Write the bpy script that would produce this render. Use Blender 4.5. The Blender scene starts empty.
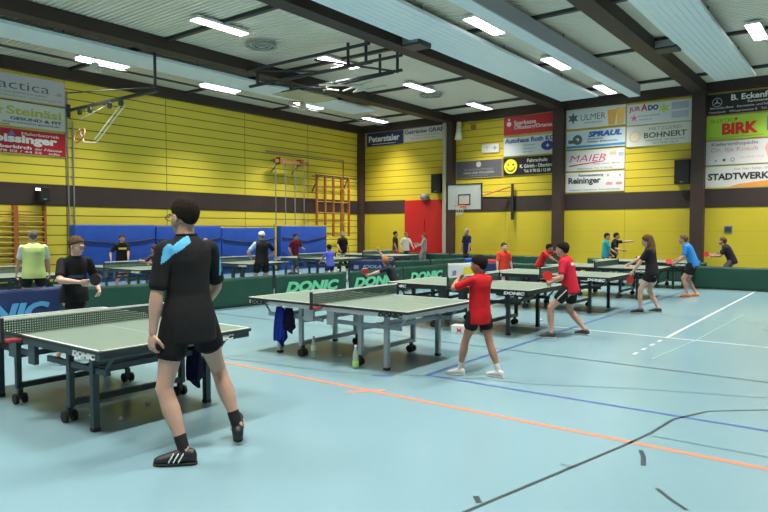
import bpy, bmesh, math, random
from mathutils import Vector, Matrix
from math import sin, cos, pi, radians as R
random.seed(5)
S = bpy.context.scene
C = S.collection

# ---------------------------------------------------------------- camera, light, exposure
cd = bpy.data.cameras.new('camera'); cam = bpy.data.objects.new('camera', cd); C.objects.link(cam)
cd.sensor_width = 36; cd.lens = 30.0; cd.clip_end = 200
cam.location = (0, 0, 1.71); cam.rotation_euler = (R(90 - 2.4), 0, R(37.5))
S.camera = cam
w = bpy.data.worlds.new('world'); S.world = w; w.use_nodes = True
w.node_tree.nodes['Background'].inputs[0].default_value = (.8, .9, 1, 1)
w.node_tree.nodes['Background'].inputs[1].default_value = .3
S.view_settings.view_transform = 'Standard'; S.view_settings.look = 'None'
S.view_settings.gamma = 1; S.view_settings.use_curve_mapping = False
S.view_settings.exposure = -0.25
LAMP_W = 190.0          # power of each ceiling luminaire
LAMP_COL = (1.0, .96, .88)
DIFFUSER = 9.0
S.cycles.max_bounces = 8; S.cycles.diffuse_bounces = 3

# ---------------------------------------------------------------- materials
MATS = {}
def mat(name, col, rough=.55, metal=0, spec=.5, bump=0, bscale=60, var=0, vscale=3, emit=0, alpha=1, coat=0):
    if name in MATS: return MATS[name]
    m = bpy.data.materials.new(name); m.use_nodes = True; nt = m.node_tree; b = nt.nodes['Principled BSDF']
    b.inputs['Base Color'].default_value = (*col, 1); b.inputs['Roughness'].default_value = rough
    b.inputs['Metallic'].default_value = metal; b.inputs['Specular IOR Level'].default_value = spec
    b.inputs['Coat Weight'].default_value = coat
    if emit:
        b.inputs['Emission Color'].default_value = (*col, 1); b.inputs['Emission Strength'].default_value = emit
    if alpha < 1: b.inputs['Alpha'].default_value = alpha
    tc = nt.nodes.new('ShaderNodeTexCoord')
    if var or bump:
        n = nt.nodes.new('ShaderNodeTexNoise'); n.inputs['Scale'].default_value = vscale; n.inputs['Detail'].default_value = 4
        nt.links.new(tc.outputs['Object'], n.inputs['Vector'])
    if var:
        mx = nt.nodes.new('ShaderNodeMix'); mx.data_type = 'RGBA'
        mx.inputs['A'].default_value = (*[c * (1 - var) for c in col], 1); mx.inputs['B'].default_value = (*[min(1, c * (1 + var)) for c in col], 1)
        nt.links.new(n.outputs['Fac'], mx.inputs['Factor']); nt.links.new(mx.outputs['Result'], b.inputs['Base Color'])
    if bump:
        n2 = nt.nodes.new('ShaderNodeTexNoise'); n2.inputs['Scale'].default_value = bscale; n2.inputs['Detail'].default_value = 3
        nt.links.new(tc.outputs['Object'], n2.inputs['Vector'])
        bp = nt.nodes.new('ShaderNodeBump'); bp.inputs['Strength'].default_value = bump; bp.inputs['Distance'].default_value = .02
        nt.links.new(n2.outputs['Fac'], bp.inputs['Height']); nt.links.new(bp.outputs['Normal'], b.inputs['Normal'])
    MATS[name] = m; return m

def plank_mat(name, col, groove, pitch, gw, offset=0, vseam=None, gcol=None, axis='Z'):
    """painted boards: grooves at a fixed pitch in height, optional vertical seams"""
    m = bpy.data.materials.new(name); m.use_nodes = True; nt = m.node_tree; N = nt.nodes; L = nt.links; b = N['Principled BSDF']
    b.inputs['Roughness'].default_value = .45
    tc = N.new('ShaderNodeTexCoord'); sx = N.new('ShaderNodeSeparateXYZ'); L.new(tc.outputs['Object'], sx.inputs[0])
    def band(out, pitch, off, wd):
        a = N.new('ShaderNodeMath'); a.operation = 'ADD'; a.inputs[1].default_value = off; L.new(out, a.inputs[0])
        p = N.new('ShaderNodeMath'); p.operation = 'PINGPONG'; p.inputs[1].default_value = pitch / 2; L.new(a.outputs[0], p.inputs[0])
        c = N.new('ShaderNodeMath'); c.operation = 'LESS_THAN'; c.inputs[1].default_value = wd / 2; L.new(p.outputs[0], c.inputs[0]); return c.outputs[0]
    g = band(sx.outputs['Z'], pitch, offset, gw)
    n = N.new('ShaderNodeTexNoise'); n.inputs['Scale'].default_value = .6; L.new(tc.outputs['Object'], n.inputs['Vector'])
    mx0 = N.new('ShaderNodeMix'); mx0.data_type = 'RGBA'; L.new(n.outputs['Fac'], mx0.inputs['Factor'])
    mx0.inputs['A'].default_value = (*[c * .9 for c in col], 1); mx0.inputs['B'].default_value = (*[min(1, c * 1.08) for c in col], 1)
    mx = N.new('ShaderNodeMix'); mx.data_type = 'RGBA'; L.new(g, mx.inputs['Factor']); L.new(mx0.outputs['Result'], mx.inputs['A'])
    mx.inputs['B'].default_value = (*groove, 1); out = mx.outputs['Result']
    if vseam:
        s = band(sx.outputs[vseam[0]], vseam[1], vseam[2], vseam[3])
        m2 = N.new('ShaderNodeMix'); m2.data_type = 'RGBA'; L.new(s, m2.inputs['Factor']); L.new(out, m2.inputs['A'])
        m2.inputs['B'].default_value = (*[c * .35 for c in col], 1); out = m2.outputs['Result']
    L.new(out, b.inputs['Base Color'])
    MATS[name] = m; return m

def floor_mat():
    m = bpy.data.materials.new('sports_floor'); m.use_nodes = True; nt = m.node_tree; N = nt.nodes; L = nt.links; b = N['Principled BSDF']
    tc = N.new('ShaderNodeTexCoord'); n = N.new('ShaderNodeTexNoise'); n.inputs['Scale'].default_value = .8; n.inputs['Detail'].default_value = 6
    L.new(tc.outputs['Object'], n.inputs['Vector'])
    mx = N.new('ShaderNodeMix'); mx.data_type = 'RGBA'; L.new(n.outputs['Fac'], mx.inputs['Factor'])
    mx.inputs['A'].default_value = (.165, .295, .345, 1); mx.inputs['B'].default_value = (.19, .315, .365, 1)
    L.new(mx.outputs['Result'], b.inputs['Base Color'])
    r = N.new('ShaderNodeMapRange'); r.inputs['To Min'].default_value = .22; r.inputs['To Max'].default_value = .27; L.new(n.outputs['Fac'], r.inputs['Value'])
    L.new(r.outputs[0], b.inputs['Roughness']); b.inputs['Specular IOR Level'].default_value = .42
    n2 = N.new('ShaderNodeTexNoise'); n2.inputs['Scale'].default_value = 3; L.new(tc.outputs['Object'], n2.inputs['Vector'])
    bp = N.new('ShaderNodeBump'); bp.inputs['Strength'].default_value = .015; bp.inputs['Distance'].default_value = .01
    L.new(n2.outputs['Fac'], bp.inputs['Height']); L.new(bp.outputs['Normal'], b.inputs['Normal'])
    return m

def net_mat(name, col, pitch=.02, wire=.32):
    """open mesh: threads on a square grid, air between"""
    m = bpy.data.materials.new(name); m.use_nodes = True; nt = m.node_tree; N = nt.nodes; L = nt.links; b = N['Principled BSDF']
    b.inputs['Base Color'].default_value = (*col, 1); b.inputs['Roughness'].default_value = .8
    tc = N.new('ShaderNodeTexCoord'); sx = N.new('ShaderNodeSeparateXYZ'); L.new(tc.outputs['Object'], sx.inputs[0]); o = []
    for ax in ('Y', 'Z'):
        p = N.new('ShaderNodeMath'); p.operation = 'PINGPONG'; p.inputs[1].default_value = pitch / 2; L.new(sx.outputs[ax], p.inputs[0])
        c = N.new('ShaderNodeMath'); c.operation = 'LESS_THAN'; c.inputs[1].default_value = pitch / 2 * wire; L.new(p.outputs[0], c.inputs[0]); o.append(c)
    mx = N.new('ShaderNodeMath'); mx.operation = 'MAXIMUM'; L.new(o[0].outputs[0], mx.inputs[0]); L.new(o[1].outputs[0], mx.inputs[1])
    L.new(mx.outputs[0], b.inputs['Alpha']); MATS[name] = m; return m

# ---------------------------------------------------------------- object helpers
def tag(o, label=None, cat=None, group=None, kind=None):
    if label: o['label'] = label
    if cat: o['category'] = cat
    if group: o['group'] = group
    if kind: o['kind'] = kind
    return o
def thing(name, label, cat, loc=(0, 0, 0), rz=0, group=None):
    o = bpy.data.objects.new(name, None); C.objects.link(o); o.location = loc; o.rotation_euler = (0, 0, rz); o.empty_display_size = .1
    return tag(o, label, cat, group)
def obj(name, bm, m, parent=None, smooth=False, loc=None, rz=0):
    me = bpy.data.meshes.new(name); bm.normal_update(); bm.to_mesh(me); bm.free()
    for x in (m if isinstance(m, (list, tuple)) else [m]): me.materials.append(x)
    if smooth:
        for p in me.polygons: p.use_smooth = True
    o = bpy.data.objects.new(name, me); C.objects.link(o)
    if parent: o.parent = parent
    if loc: o.location = loc
    if rz: o.rotation_euler = (0, 0, rz)
    return o
def copy_tree(o, parent=None):
    c = o.copy(); C.objects.link(c)
    if parent: c.parent = parent
    for ch in list(o.children): copy_tree(ch, c)
    return c
def box(bm, x0, x1, y0, y1, z0, z1, bev=0):
    vs = [bm.verts.new(p) for p in ((x0, y0, z0), (x1, y0, z0), (x1, y1, z0), (x0, y1, z0), (x0, y0, z1), (x1, y0, z1), (x1, y1, z1), (x0, y1, z1))]
    fs = [bm.faces.new([vs[i] for i in f]) for f in ((3, 2, 1, 0), (4, 5, 6, 7), (0, 1, 5, 4), (1, 2, 6, 5), (2, 3, 7, 6), (3, 0, 4, 7))]
    if bev:
        es = list({e for f in fs for e in f.edges}); bmesh.ops.bevel(bm, geom=es, offset=bev, segments=2, affect='EDGES', profile=.5)
    return bm
def B(*a, **k): return box(bmesh.new(), *a, **k)
def frames(pts):
    """parallel-transport frames along a polyline"""
    pts = [Vector(p) for p in pts]; out = []; u = None
    for i, p in enumerate(pts):
        d = (pts[min(i + 1, len(pts) - 1)] - pts[max(i - 1, 0)])
        d = d.normalized() if d.length > 1e-9 else Vector((0, 0, 1))
        if u is None:
            a = Vector((1, 0, 0)) if abs(d.x) < .9 else Vector((0, 1, 0)); u = (a - d * a.dot(d)).normalized()
        else: u = (u - d * u.dot(d)).normalized()
        out.append((p, u, d.cross(u)))
    return out
def rings(bm, rs, n=14):
    """closed loft through rings (center, vecU, vecV)"""
    L = []
    for c, u, v in rs: L.append([bm.verts.new(c + u * cos(2 * pi * k / n) + v * sin(2 * pi * k / n)) for k in range(n)])
    for a, b in zip(L, L[1:]):
        for k in range(n): bm.faces.new((a[k], a[(k + 1) % n], b[(k + 1) % n], b[k]))
    bm.faces.new(L[0][::-1]); bm.faces.new(L[-1]); return bm
def tube(bm, pts, r, n=10):
    fr = frames(pts); rr = r if isinstance(r, (list, tuple)) else [r] * len(fr)
    return rings(bm, [(p, u * q, v * q) for (p, u, v), q in zip(fr, rr)], n)
def T(pts, r, n=10): return tube(bmesh.new(), pts, r, n)
def ell(bm, c, r, M=None, sub=3):
    g = bmesh.ops.create_icosphere(bm, subdivisions=sub, radius=1)
    c = Vector(c)
    for v in g['verts']:
        p = Vector((v.co.x * r[0], v.co.y * r[1], v.co.z * r[2])); v.co = c + (M @ p if M else p)
    return bm
def disc(bm, c, r, axis='Y', t=.01, n=24, ri=0):
    """short solid disc or ring; axis is its axle"""
    def P(q, k, s):
        a = 2 * pi * k / n; x, z = q * cos(a), q * sin(a)
        return {'Y': (c[0] + x, c[1] + s, c[2] + z), 'Z': (c[0] + x, c[1] + z, c[2] + s), 'X': (c[0] + s, c[1] + x, c[2] + z)}[axis]
    o0 = [bm.verts.new(P(r, k, -t / 2)) for k in range(n)]; o1 = [bm.verts.new(P(r, k, t / 2)) for k in range(n)]
    if ri:
        i0 = [bm.verts.new(P(ri, k, -t / 2)) for k in range(n)]; i1 = [bm.verts.new(P(ri, k, t / 2)) for k in range(n)]
    for k in range(n):
        j = (k + 1) % n; bm.faces.new((o0[k], o0[j], o1[j], o1[k]))
        if ri:
            bm.faces.new((i0[j], i0[k], i1[k], i1[j])); bm.faces.new((o0[k], i0[k], i0[j], o0[j])); bm.faces.new((o1[k], o1[j], i1[j], i1[k]))
    if not ri: bm.faces.new(o0[::-1]); bm.faces.new(o1)
    bmesh.ops.recalc_face_normals(bm, faces=bm.faces[:]); return bm
def prism(bm, pts, y0, y1):
    """polygon in xz extruded along y"""
    a = [bm.verts.new((x, y0, z)) for x, z in pts]; b = [bm.verts.new((x, y1, z)) for x, z in pts]; n = len(pts)
    bm.faces.new(a); bm.faces.new(b[::-1])
    for k in range(n): bm.faces.new((a[k], b[k], b[(k + 1) % n], a[(k + 1) % n]))
    bmesh.ops.recalc_face_normals(bm, faces=bm.faces[:]); return bm
TX = {}
def text_mesh(s, size, bold, shear, width):
    key = (s, size, bold, shear, width)
    if key in TX: return TX[key]
    cu = bpy.data.curves.new('t', 'FONT'); cu.body = s; cu.size = size; cu.offset = bold; cu.extrude = .002; cu.shear = shear
    cu.align_x = 'CENTER'; cu.align_y = 'CENTER'; cu.resolution_u = 3
    o = bpy.data.objects.new('t', cu); C.objects.link(o); dg = bpy.context.evaluated_depsgraph_get()
    me = bpy.data.meshes.new_from_object(o.evaluated_get(dg)); bpy.data.objects.remove(o); bpy.data.curves.remove(cu)
    xs = [v.co.x for v in me.vertices]; ys = [v.co.y for v in me.vertices]
    if xs:
        k = (width / (max(xs) - min(xs))) if width else 1; cx = (max(xs) + min(xs)) / 2; cy = (max(ys) + min(ys)) / 2
        for v in me.vertices:
            x, y, z = v.co; v.co = ((x - cx) * k, -z, y - cy)          # stands up, faces -Y
    TX[key] = me; return me
def text(parent, s, x, z, size, m, y=-.014, bold=0, shear=0, width=None, name='lettering', label=None):
    me = text_mesh(s, size, bold, shear, width).copy(); me.materials.clear(); me.materials.append(m)
    o = bpy.data.objects.new(name, me); C.objects.link(o); o.parent = parent; o.location = (x, y, z)
    if label: o['label'] = label
    return o
def struct(name, bm, m): return tag(obj(name, bm, m), kind='structure')

# colours
white = mat('white_paint', (.8, .8, .78), .5)
black = mat('black_plastic', (.012, .012, .013), .45)
brown = mat('dark_brown_paint', (.045, .028, .024), .7, var=.15)
beamm = mat('brown_beam', (.036, .022, .017), .6, var=.2)
steel = mat('grey_steel', (.33, .36, .37), .4, metal=.6)
darksteel = mat('dark_steel', (.03, .035, .04), .45)
chrome = mat('chrome', (.6, .6, .6), .2, metal=1)
# ---------------------------------------------------------------- hall
XL, YB, ZC, XR, YF = -20.2, 24.5, 6.72, 10.3, -7.0
floor = struct('floor', B(XL - .3, XR + .3, YF - .3, YB + .3, -.1, 0), floor_mat())
yl = plank_mat('yellow_boards_left', (.82, .68, .07), (.08, .06, .01), .305, .028, 0, ('Y', 3.6, .87, .03))
yb = plank_mat('yellow_boards_back', (.72, .56, .04), (.14, .11, .03), .30, .024, 0)
ylow = plank_mat('yellow_panel_low', (.72, .56, .038), (.56, .43, .04), .82, .012, 0, ('X', 2.45, .1, .012))
struct('wall_left', B(XL - .25, XL, YF, YB, 0, ZC), yl)
bw = bmesh.new(); box(bw, XL, XR, YB, YB + .25, 0, ZC); struct('wall_back', bw, yb)
struct('trim_1', B(-14.85, XR, YB - .03, YB - .001, .0, 2.46), ylow)           # smooth padded lower wall
struct('trim_2', B(XL, -17.55, YB - .03, YB - .001, .0, 2.46), ylow)
plain = mat('unseen_wall_dark', (.16, .12, .06), .6)  # unseen right and front walls, darkened to cut bounced fill light and reflections
struct('wall_right', B(XR, XR + .25, YF, YB, 0, ZC), plain)
struct('wall_front', B(XL, XR, YF - .25, YF, 0, ZC), plain)
# brown bands
struct('trim_3', B(XL + .001, XL + .03, YF, YB, 2.455, 3.09), brown)
struct('trim_4', B(XL, -17.55, YB - .045, YB - .001, 2.46, 3.08), brown)
struct('trim_5', B(-15.2, XR, YB - .045, YB - .001, 2.46, 3.08), brown)
# perimeter beams
struct('trim_6', B(XL, XL + .2, YF, YB, 6.36, 6.72), beamm)
struct('trim_7', B(XL, XR, YB - .22, YB, 6.38, 6.72), beamm)
n = 8
for x, wd in ((-20.08, .22), (-14.92, .27), (-9.98, .40), (-4.93, .42), (.15, .42), (5.2, .42)):
    struct('trim_%d' % n, B(x - wd / 2, x + wd / 2, YB - .35, YB, 0, 6.45), mat('column_brown', (.06, .034, .028), .65, var=.15)); n += 1
# skirting at the foot of the walls
struct('baseboard_left', B(XL + .001, XL + .02, YF, YB, 0, .08), brown)
struct('baseboard_back', B(XL, XR, YB - .05, YB - .001, 0, .07), brown)
# corrugated ceiling sheet, ribs across the hall
bm = bmesh.new(); prof = []; y = YF
while y < YB:
    prof += [(y, ZC), (y + .06, ZC), (y + .075, ZC + .04), (y + .12, ZC + .04)]; y += .135
prof.append((YB, ZC)); a = [bm.verts.new((XL, p[0], p[1])) for p in prof]; b = [bm.verts.new((XR, p[0], p[1])) for p in prof]
for i in range(len(prof) - 1): bm.faces.new((a[i], a[i + 1], b[i + 1], b[i]))
a2 = [bm.verts.new(q) for q in ((XL, YF, ZC + .2), (XR, YF, ZC + .2), (XR, YB, ZC + .2), (XL, YB, ZC + .2))]; bm.faces.new(a2)
struct('ceiling', bm, mat('ceiling_sheet', (.74, .69, .59), .5, var=.06, vscale=1))
# main beams along the hall
n = 1
for x in (-15.08, -9.98, -4.93, .15, 5.2):
    bm = bmesh.new(); box(bm, x - .22, x + .22, YF, YB, 6.40, ZC); box(bm, x - .30, x - .22, YF, YB, 6.55, 6.63)
    o = obj('ceiling_beam', bm, beamm)
    tag(o, {1: 'first long dark brown ceiling beam from the left wall', 2: 'long brown ceiling beam ending at the column left of the middle wall signs', 3: 'brown ceiling beam ending at the column beside the black three-pointed star sign'}.get(n, 'brown ceiling beam outside the right of the frame'), 'beam', None, 'structure'); n += 1
# purlins
n = 20
for y in (-2.7, 1.55, 5.8, 10.05, 14.3, 18.5, 22.75):
    struct('trim_%d' % n, B(XL, XR, y - .06, y + .06, 6.64, ZC + .01), darksteel); n += 1
# rail along bay one
tag(obj('ceiling_rail', T([(-18.2, 2, 6.5), (-18.2, 24.2, 6.5)], .035, 8), darksteel), 'thin dark rail running under the ceiling along the left wall', 'rail')

# radiant ceiling panels
pm = mat('panel_paint', (.74, .84, .90), .4, var=.05)
def panel(x0, x1, y1, z0, z1, label, ribs=True):
    t = thing('radiant_ceiling_panel', label, 'ceiling panel', ((x0 + x1) / 2, 8, z0))
    wd = (x1 - x0) / 2; bm = bmesh.new(); box(bm, -wd, wd, -14, y1 - 8, .03, z1 - z0)
    obj('panel_body', bm, mat('panel_side', (.38, .38, .44), .5) if z1 - z0 > .3 else pm, t); bm = bmesh.new(); k = 8; s = 2 * wd / k
    for i in range(k): box(bm, -wd + i * s + .004, -wd + (i + 1) * s - .004, -14, y1 - 8, 0, .04)
    obj('radiant_strip', bm, pm, t, loc=(0, 0, 0))
    bm = bmesh.new()
    for yy in range(-12, int(y1 - 8), 4): box(bm, -wd + .05, -wd + .07, yy, yy + .02, z1 - z0, ZC - z0); box(bm, wd - .07, wd - .05, yy, yy + .02, z1 - z0, ZC - z0)
    obj('hanger', bm, darksteel, t)
panel(-17.45, -16.2, 20.5, 6.5, 6.58, 'pale blue ribbed ceiling panel nearest the left wall')
panel(-9.5, -8.1, 23.3, 6.5, 6.58, 'wide flat pale blue ceiling panel just right of the second beam')
panel(-6.78, -6.42, 22.6, 6.2, 6.59, 'deep pale blue boxed ceiling panel with tall grey side')
panel(-4.2, -3.05, 22.9, 6.45, 6.53, 'wide ribbed whitish ceiling panel right of the third beam')

# luminaires
lampm = mat('lamp_diffuser', (1, .98, .94), .4, emit=DIFFUSER)
names = {(-18.1, 10.05): 'lit strip light above the left wall signs, next to a small white bell lamp', (-18.1, 14.3): 'second lit strip light along the left wall',
 (-18.0, 18.5): 'lit strip light along the left wall, third from the left', (-17.95, 22.75): 'lit strip light at the far end of the left wall row, by the corner',
 (-12.7, 10.05): 'large lit strip light at top left above the black-shirted man', (-12.65, 14.3): 'lit strip light above the folded ceiling basketball frame',
 (-12.65, 18.5): 'lit strip light just right of the folded ceiling basketball frame', (-12.65, 22.75): 'lit strip light near the back wall above the red sign',
 (-7.6, 13.9): 'lit strip light between the two pale blue panels, nearest', (-7.62, 18.3): 'middle lit strip light between the two pale blue panels',
 (-7.65, 22.7): 'small far lit strip light between the pale blue panels near the back wall', (-2.46, 18.4): 'wide bright lit strip light at the right edge of the picture'}
def lamp(x, y, label=None):
    t = thing('ceiling_light', label or 'lit strip light behind the camera', 'ceiling light', (x, y, 6.6), 0, None if label else 'strip lights behind the camera')
    bm = bmesh.new(); box(bm, -.17, .17, -.78, .78, 0, .07, .006); obj('housing', bm, white, t)
    obj('diffuser', B(-.15, .15, -.75, .75, -.02, .0), lampm, t)
    l = bpy.data.lights.new('tube_light', 'AREA'); l.shape = 'RECTANGLE'; l.size = .3; l.size_y = 1.5; l.spread = R(96); l.energy = LAMP_W; l.color = LAMP_COL
    lo = bpy.data.objects.new('tube_light', l); C.objects.link(lo); lo.parent = t; lo.location = (0, 0, -.025)
for (x, y), lb in names.items(): lamp(x, y, lb)
for x, y in [(-18.1, 5.8), (-18.1, 1.5), (-12.7, 5.8), (-12.7, 1.5), (-12.7, -2.7), (-7.6, 9.6), (-7.6, 5.3), (-7.6, 1), (-7.6, -3.3), (-2.46, 22.7), (-2.46, 14.1), (-2.46, 9.8), (-2.46, 5.5), (-2.46, 1.2), (-2.46, -3), (2.7, 22), (2.7, 14), (2.7, 6), (2.7, -2), (7.7, 18), (7.7, 9), (7.7, 0)]:
    lamp(x, y)

# floor markings
FL = {'white': mat('line_white', (.50, .56, .55), .4), 'blue': mat('line_blue', (.045, .09, .30), .4), 'orange': mat('line_orange', (.62, .20, .10), .4),
      'black': mat('line_black', (.03, .05, .06), .4), 'lime': mat('line_lime', (.20, .37, .31), .4), 'grey': mat('line_grey', (.09, .16, .19), .4)}
ln = 40
def strip(col, pts, wd, z=.0015):
    global ln
    bm = bmesh.new(); ps = [Vector((p[0], p[1], z)) for p in pts]; L, Rr = [], []
    for i, p in enumerate(ps):
        d = (ps[min(i + 1, len(ps) - 1)] - ps[max(i - 1, 0)]).normalized(); nn = Vector((-d.y, d.x, 0)) * wd / 2
        L.append(bm.verts.new(p + nn)); Rr.append(bm.verts.new(p - nn))
    for i in range(len(ps) - 1): bm.faces.new((L[i], Rr[i], Rr[i + 1], L[i + 1]))
    bmesh.ops.recalc_face_normals(bm, faces=bm.faces[:])
    struct('trim_%d' % ln, bm, FL[col]); ln += 1
strip('white', [(-12, 10.68), (6, 10.68)], .05)
strip('white', [(-2.57, 10.7), (-2.57, 20)], .055, .002)
for k in range(4): strip('white', [(-2.58, 8.95 + .42 * k), (-2.58, 9.13 + .42 * k)], .05, .002)
strip('blue', [(-4.13, 6.21), (-4.13, 22)], .05)
strip('blue', [(-4.13, 6.21), (6, 6.27)], .05)
strip('blue', [(-4.62, 5.80), (-4.42, 5.93)], .06)
strip('orange', [(-7.6, 5.24), (6, 5.22)], .06)
strip('orange', [(-4.36, 5.02), (-4.10, 5.36)], .05, .002)
strip('black', [(-19, 8.22), (6, 8.22)], .035)
strip('grey', [(-12, 5.6), (-7.2, 5.35), (-5.2, 5.65), (-3.6, 6.4), (-2.99, 6.54), (-1.96, 7.05), (-.82, 7.46), (1, 7.9)], .03, .0012)
strip('black', [(-1.93, 3.3), (-1.53, 5.14), (-1.45, 5.58), (-1.40, 6.1), (-1.2, 6.58), (-.76, 6.97), (-.3, 7.2)], .03)
strip('grey', [(-1.45, 5.5), (6, 5.56)], .025)
strip('black', [(-1.40, 5.09), (-1.34, 4.95), (-1.29, 4.76)], .035)
strip('black', [(-1.10, 4.39), (-.99, 4.27), (-.87, 4.16)], .03)
strip('grey', [(-1.78, 4.43), (-1.68, 4.42)], .03)
strip('black', [(-1.99, 3.56), (-1.92, 3.48)], .04)
strip('grey', [(-16, 13.3), (6, 13.3)], .03)
strip('lime', [(-2.3, 8.8), (-2.15, 10.7), (-2.05, 14.5)], .03, .0013)
pts = [(-1.1 + .36 * cos(a * pi / 12), 12.6 + .36 * sin(a * pi / 12)) for a in range(25)]
strip('grey', pts, .04)
strip('black', [(-9.2, 2.2), (-6.9, 2.35)], .03)

# red door with grey pole beside it
t = struct('door_1', B(-17.54, -15.24, YB - .05, YB - .001, 0, 3.05), mat('red_door', (.60, .022, .02), .45))
obj('door_leaf', B(-17.45, -16.42, -.03, 0, .04, 2.2), MATS['red_door'], t, loc=(0, YB - .05, 0)); obj('door_leaf', B(-16.38, -15.33, -.03, 0, .04, 2.2), MATS['red_door'], t, loc=(0, YB - .05, 0))
obj('door_handle', T([(-16.5, -.09, 1.05), (-17.3, -.09, 1.05)], .02), steel, t, loc=(0, YB - .04, 0))
tag(obj('wall_pipe', T([(-15.19, 24.2, 0), (-15.19, 24.2, 6.38)], .10, 12), mat('pipe_paint', (.50, .46, .34), .5)), 'thick beige pipe standing beside the red door', 'pipe')
for k, dy in enumerate((0, .17)):
    tag(obj('wall_pipe', T([(-20.12, 9.96 + dy, .05), (-20.12, 9.96 + dy, 6.0 - .9 * k)], .028, 8), steel), ('tall thin grey pipe on the left wall right beside the three signs', 'shorter thin grey pipe running just right of the tall one on the left wall')[k], 'pipe')

# ---------------------------------------------------------------- signs
sm = {}
def col(c):
    key = tuple(c)
    if key not in sm: sm[key] = mat('print_%02d' % len(sm), c, .5)
    return sm[key]
K = (.01, .01, .012); W = (.8, .8, .78); BL = (.02, .06, .30); RD = (.55, .01, .02); GY = (.25, .27, .3)
def sign(wall, u0, u1, z0, z1, board, label, items, frame=(.55, .5, .25)):
    wd, h = u1 - u0, z1 - z0
    if wall == 'b': t = thing('advertising_sign', label, 'sign', ((u0 + u1) / 2, YB - .03, z0), 0)
    else: t = thing('advertising_sign', label, 'sign', (XL + .03, (u0 + u1) / 2, z0), pi / 2)
    obj('board', B(-wd / 2 + .015, wd / 2 - .015, -.012, .028, .015, h - .015), col(board), t)
    bm = bmesh.new()
    box(bm, -wd / 2, wd / 2, -.016, .028, 0, .014); box(bm, -wd / 2, wd / 2, -.016, .028, h - .014, h)
    box(bm, -wd / 2, -wd / 2 + .014, -.016, .028, .014, h - .014); box(bm, wd / 2 - .014, wd / 2, -.016, .028, .014, h - .014)
    obj('frame', bm, col(frame), t)
    for it in items:
        k = it[0]
        if k == 't':
            _, s, x, z, width, sz, c = it[:7]; bold = it[7] if len(it) > 7 else .004; sh = it[8] if len(it) > 8 else 0
            text(t, s, (x - .5) * wd, z * h, sz, col(c), y=-.016, bold=bold, shear=sh, width=width * wd)
        elif k == 'r':
            _, x0, za, x1, zb, c = it; obj('colour_field', B((x0 - .5) * wd, (x1 - .5) * wd, -.0155, -.011, za * h, zb * h), col(c), t)
        elif k == 'd':
            _, x, z, r, c = it[:5]; ri = it[5] if len(it) > 5 else 0; dd = it[6] if len(it) > 6 else 0
            obj('logo', disc(bmesh.new(), ((x - .5) * wd, -.0165 - dd, z * h), r, 'Y', .006, 24, ri), col(c), t)
        elif k == 'p':
            _, pts, c = it[:3]; dd = it[3] if len(it) > 3 else 0
            obj('logo', prism(bmesh.new(), [((x - .5) * wd, z * h) for x, z in pts], -.019 - dd, -.014), col(c), t)
    return t
def star(cx, cz, r0, r1, n, asp=.35, a0=pi / 2):
    return [(cx + (r0 if k % 2 == 0 else r1) * cos(a0 + pi * k / n) * asp, cz + (r0 if k % 2 == 0 else r1) * sin(a0 + pi * k / n)) for k in range(2 * n)]
tiny = lambda s, x, z, wd, c=GY, sz=.07: ('t', s, x, z, wd, sz, c, .001)
# left wall, three in a column
sign('l', 7.2, 9.93, 5.52, 6.27, (.52, .54, .56), 'pale grey sign with thin dark lettering on the left wall, topmost of three',
     [('t', 'didactica', .415, .58, .82, .38, (.08, .10, .14), -.003), ('t', '.de', .925, .46, .075, .16, (.2, .22, .28), 0), tiny('lernen und spielen mit system', .5, .28, .6), tiny('spielwaren  schulbedarf', .6, .14, .7, (.4, .38, .2))])
sign('l', 7.2, 9.93, 4.73, 5.47, (.60, .63, .58), 'white sign with green and yellow lettering, middle of three on the left wall',
     [('t', 'Steinäsi', .66, .64, .58, .34, (.45, .5, .06), .008), ('t', 'GESUND & FIT', .68, .33, .55, .12, (.05, .08, .2), .004), tiny('www.steinaesi-gesund.de', .63, .17, .6, (.1, .1, .2), .09),
      ('p', [(.10, .25), (.16, .30), (.30, .85), (.26, .85), (.12, .38)], (.1, .25, .12)), ('p', star(.28, .6, .25, .1, 5), (.5, .55, .1), .002), ('r', .02, .05, .4, .1, (.5, .25, .05))])
sign('l', 7.2, 9.93, 3.94, 4.68, (.42, .01, .025), 'red sign with bold white lettering, lowest of three on the left wall',
     [('t', 'Spissinger', .53, .56, .74, .32, W, .014), ('t', 'Malerbetrieb', .72, .82, .4, .12, W, 0), ('t', 'Oberkirch', .42, .27, .4, .13, W, .004), ('t', 'zu Hause', .8, .25, .3, .1, W, .001, .3),
      tiny('Tel. 0 78 02 / 44 55   info', .5, .10, .85, W, .09), ('p', [(.38, .72), (.46, .72), (.42, .92)], (.1, .2, .5))])
# back wall, bay one
sign('b', -19.83, -17.62, 5.70, 6.36, (.015, .035, .12), 'dark blue sign with white gothic lettering high in the far left corner',
     [('t', 'Peterstaler', .48, .55, .84, .40, W, .012), ('r', .15, .14, .8, .18, W)])
sign('b', -17.59, -15.28, 5.76, 6.38, (.68, .68, .62), 'white sign with dark lettering high above the red door',
     [('t', 'Getränke GRAF', .48, .72, .92, .26, (.03, .05, .12), .006), tiny('Fachmarkt und Lieferservice', .55, .42, .6), tiny('Oberkirch  Renchen', .45, .22, .6)])
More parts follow.
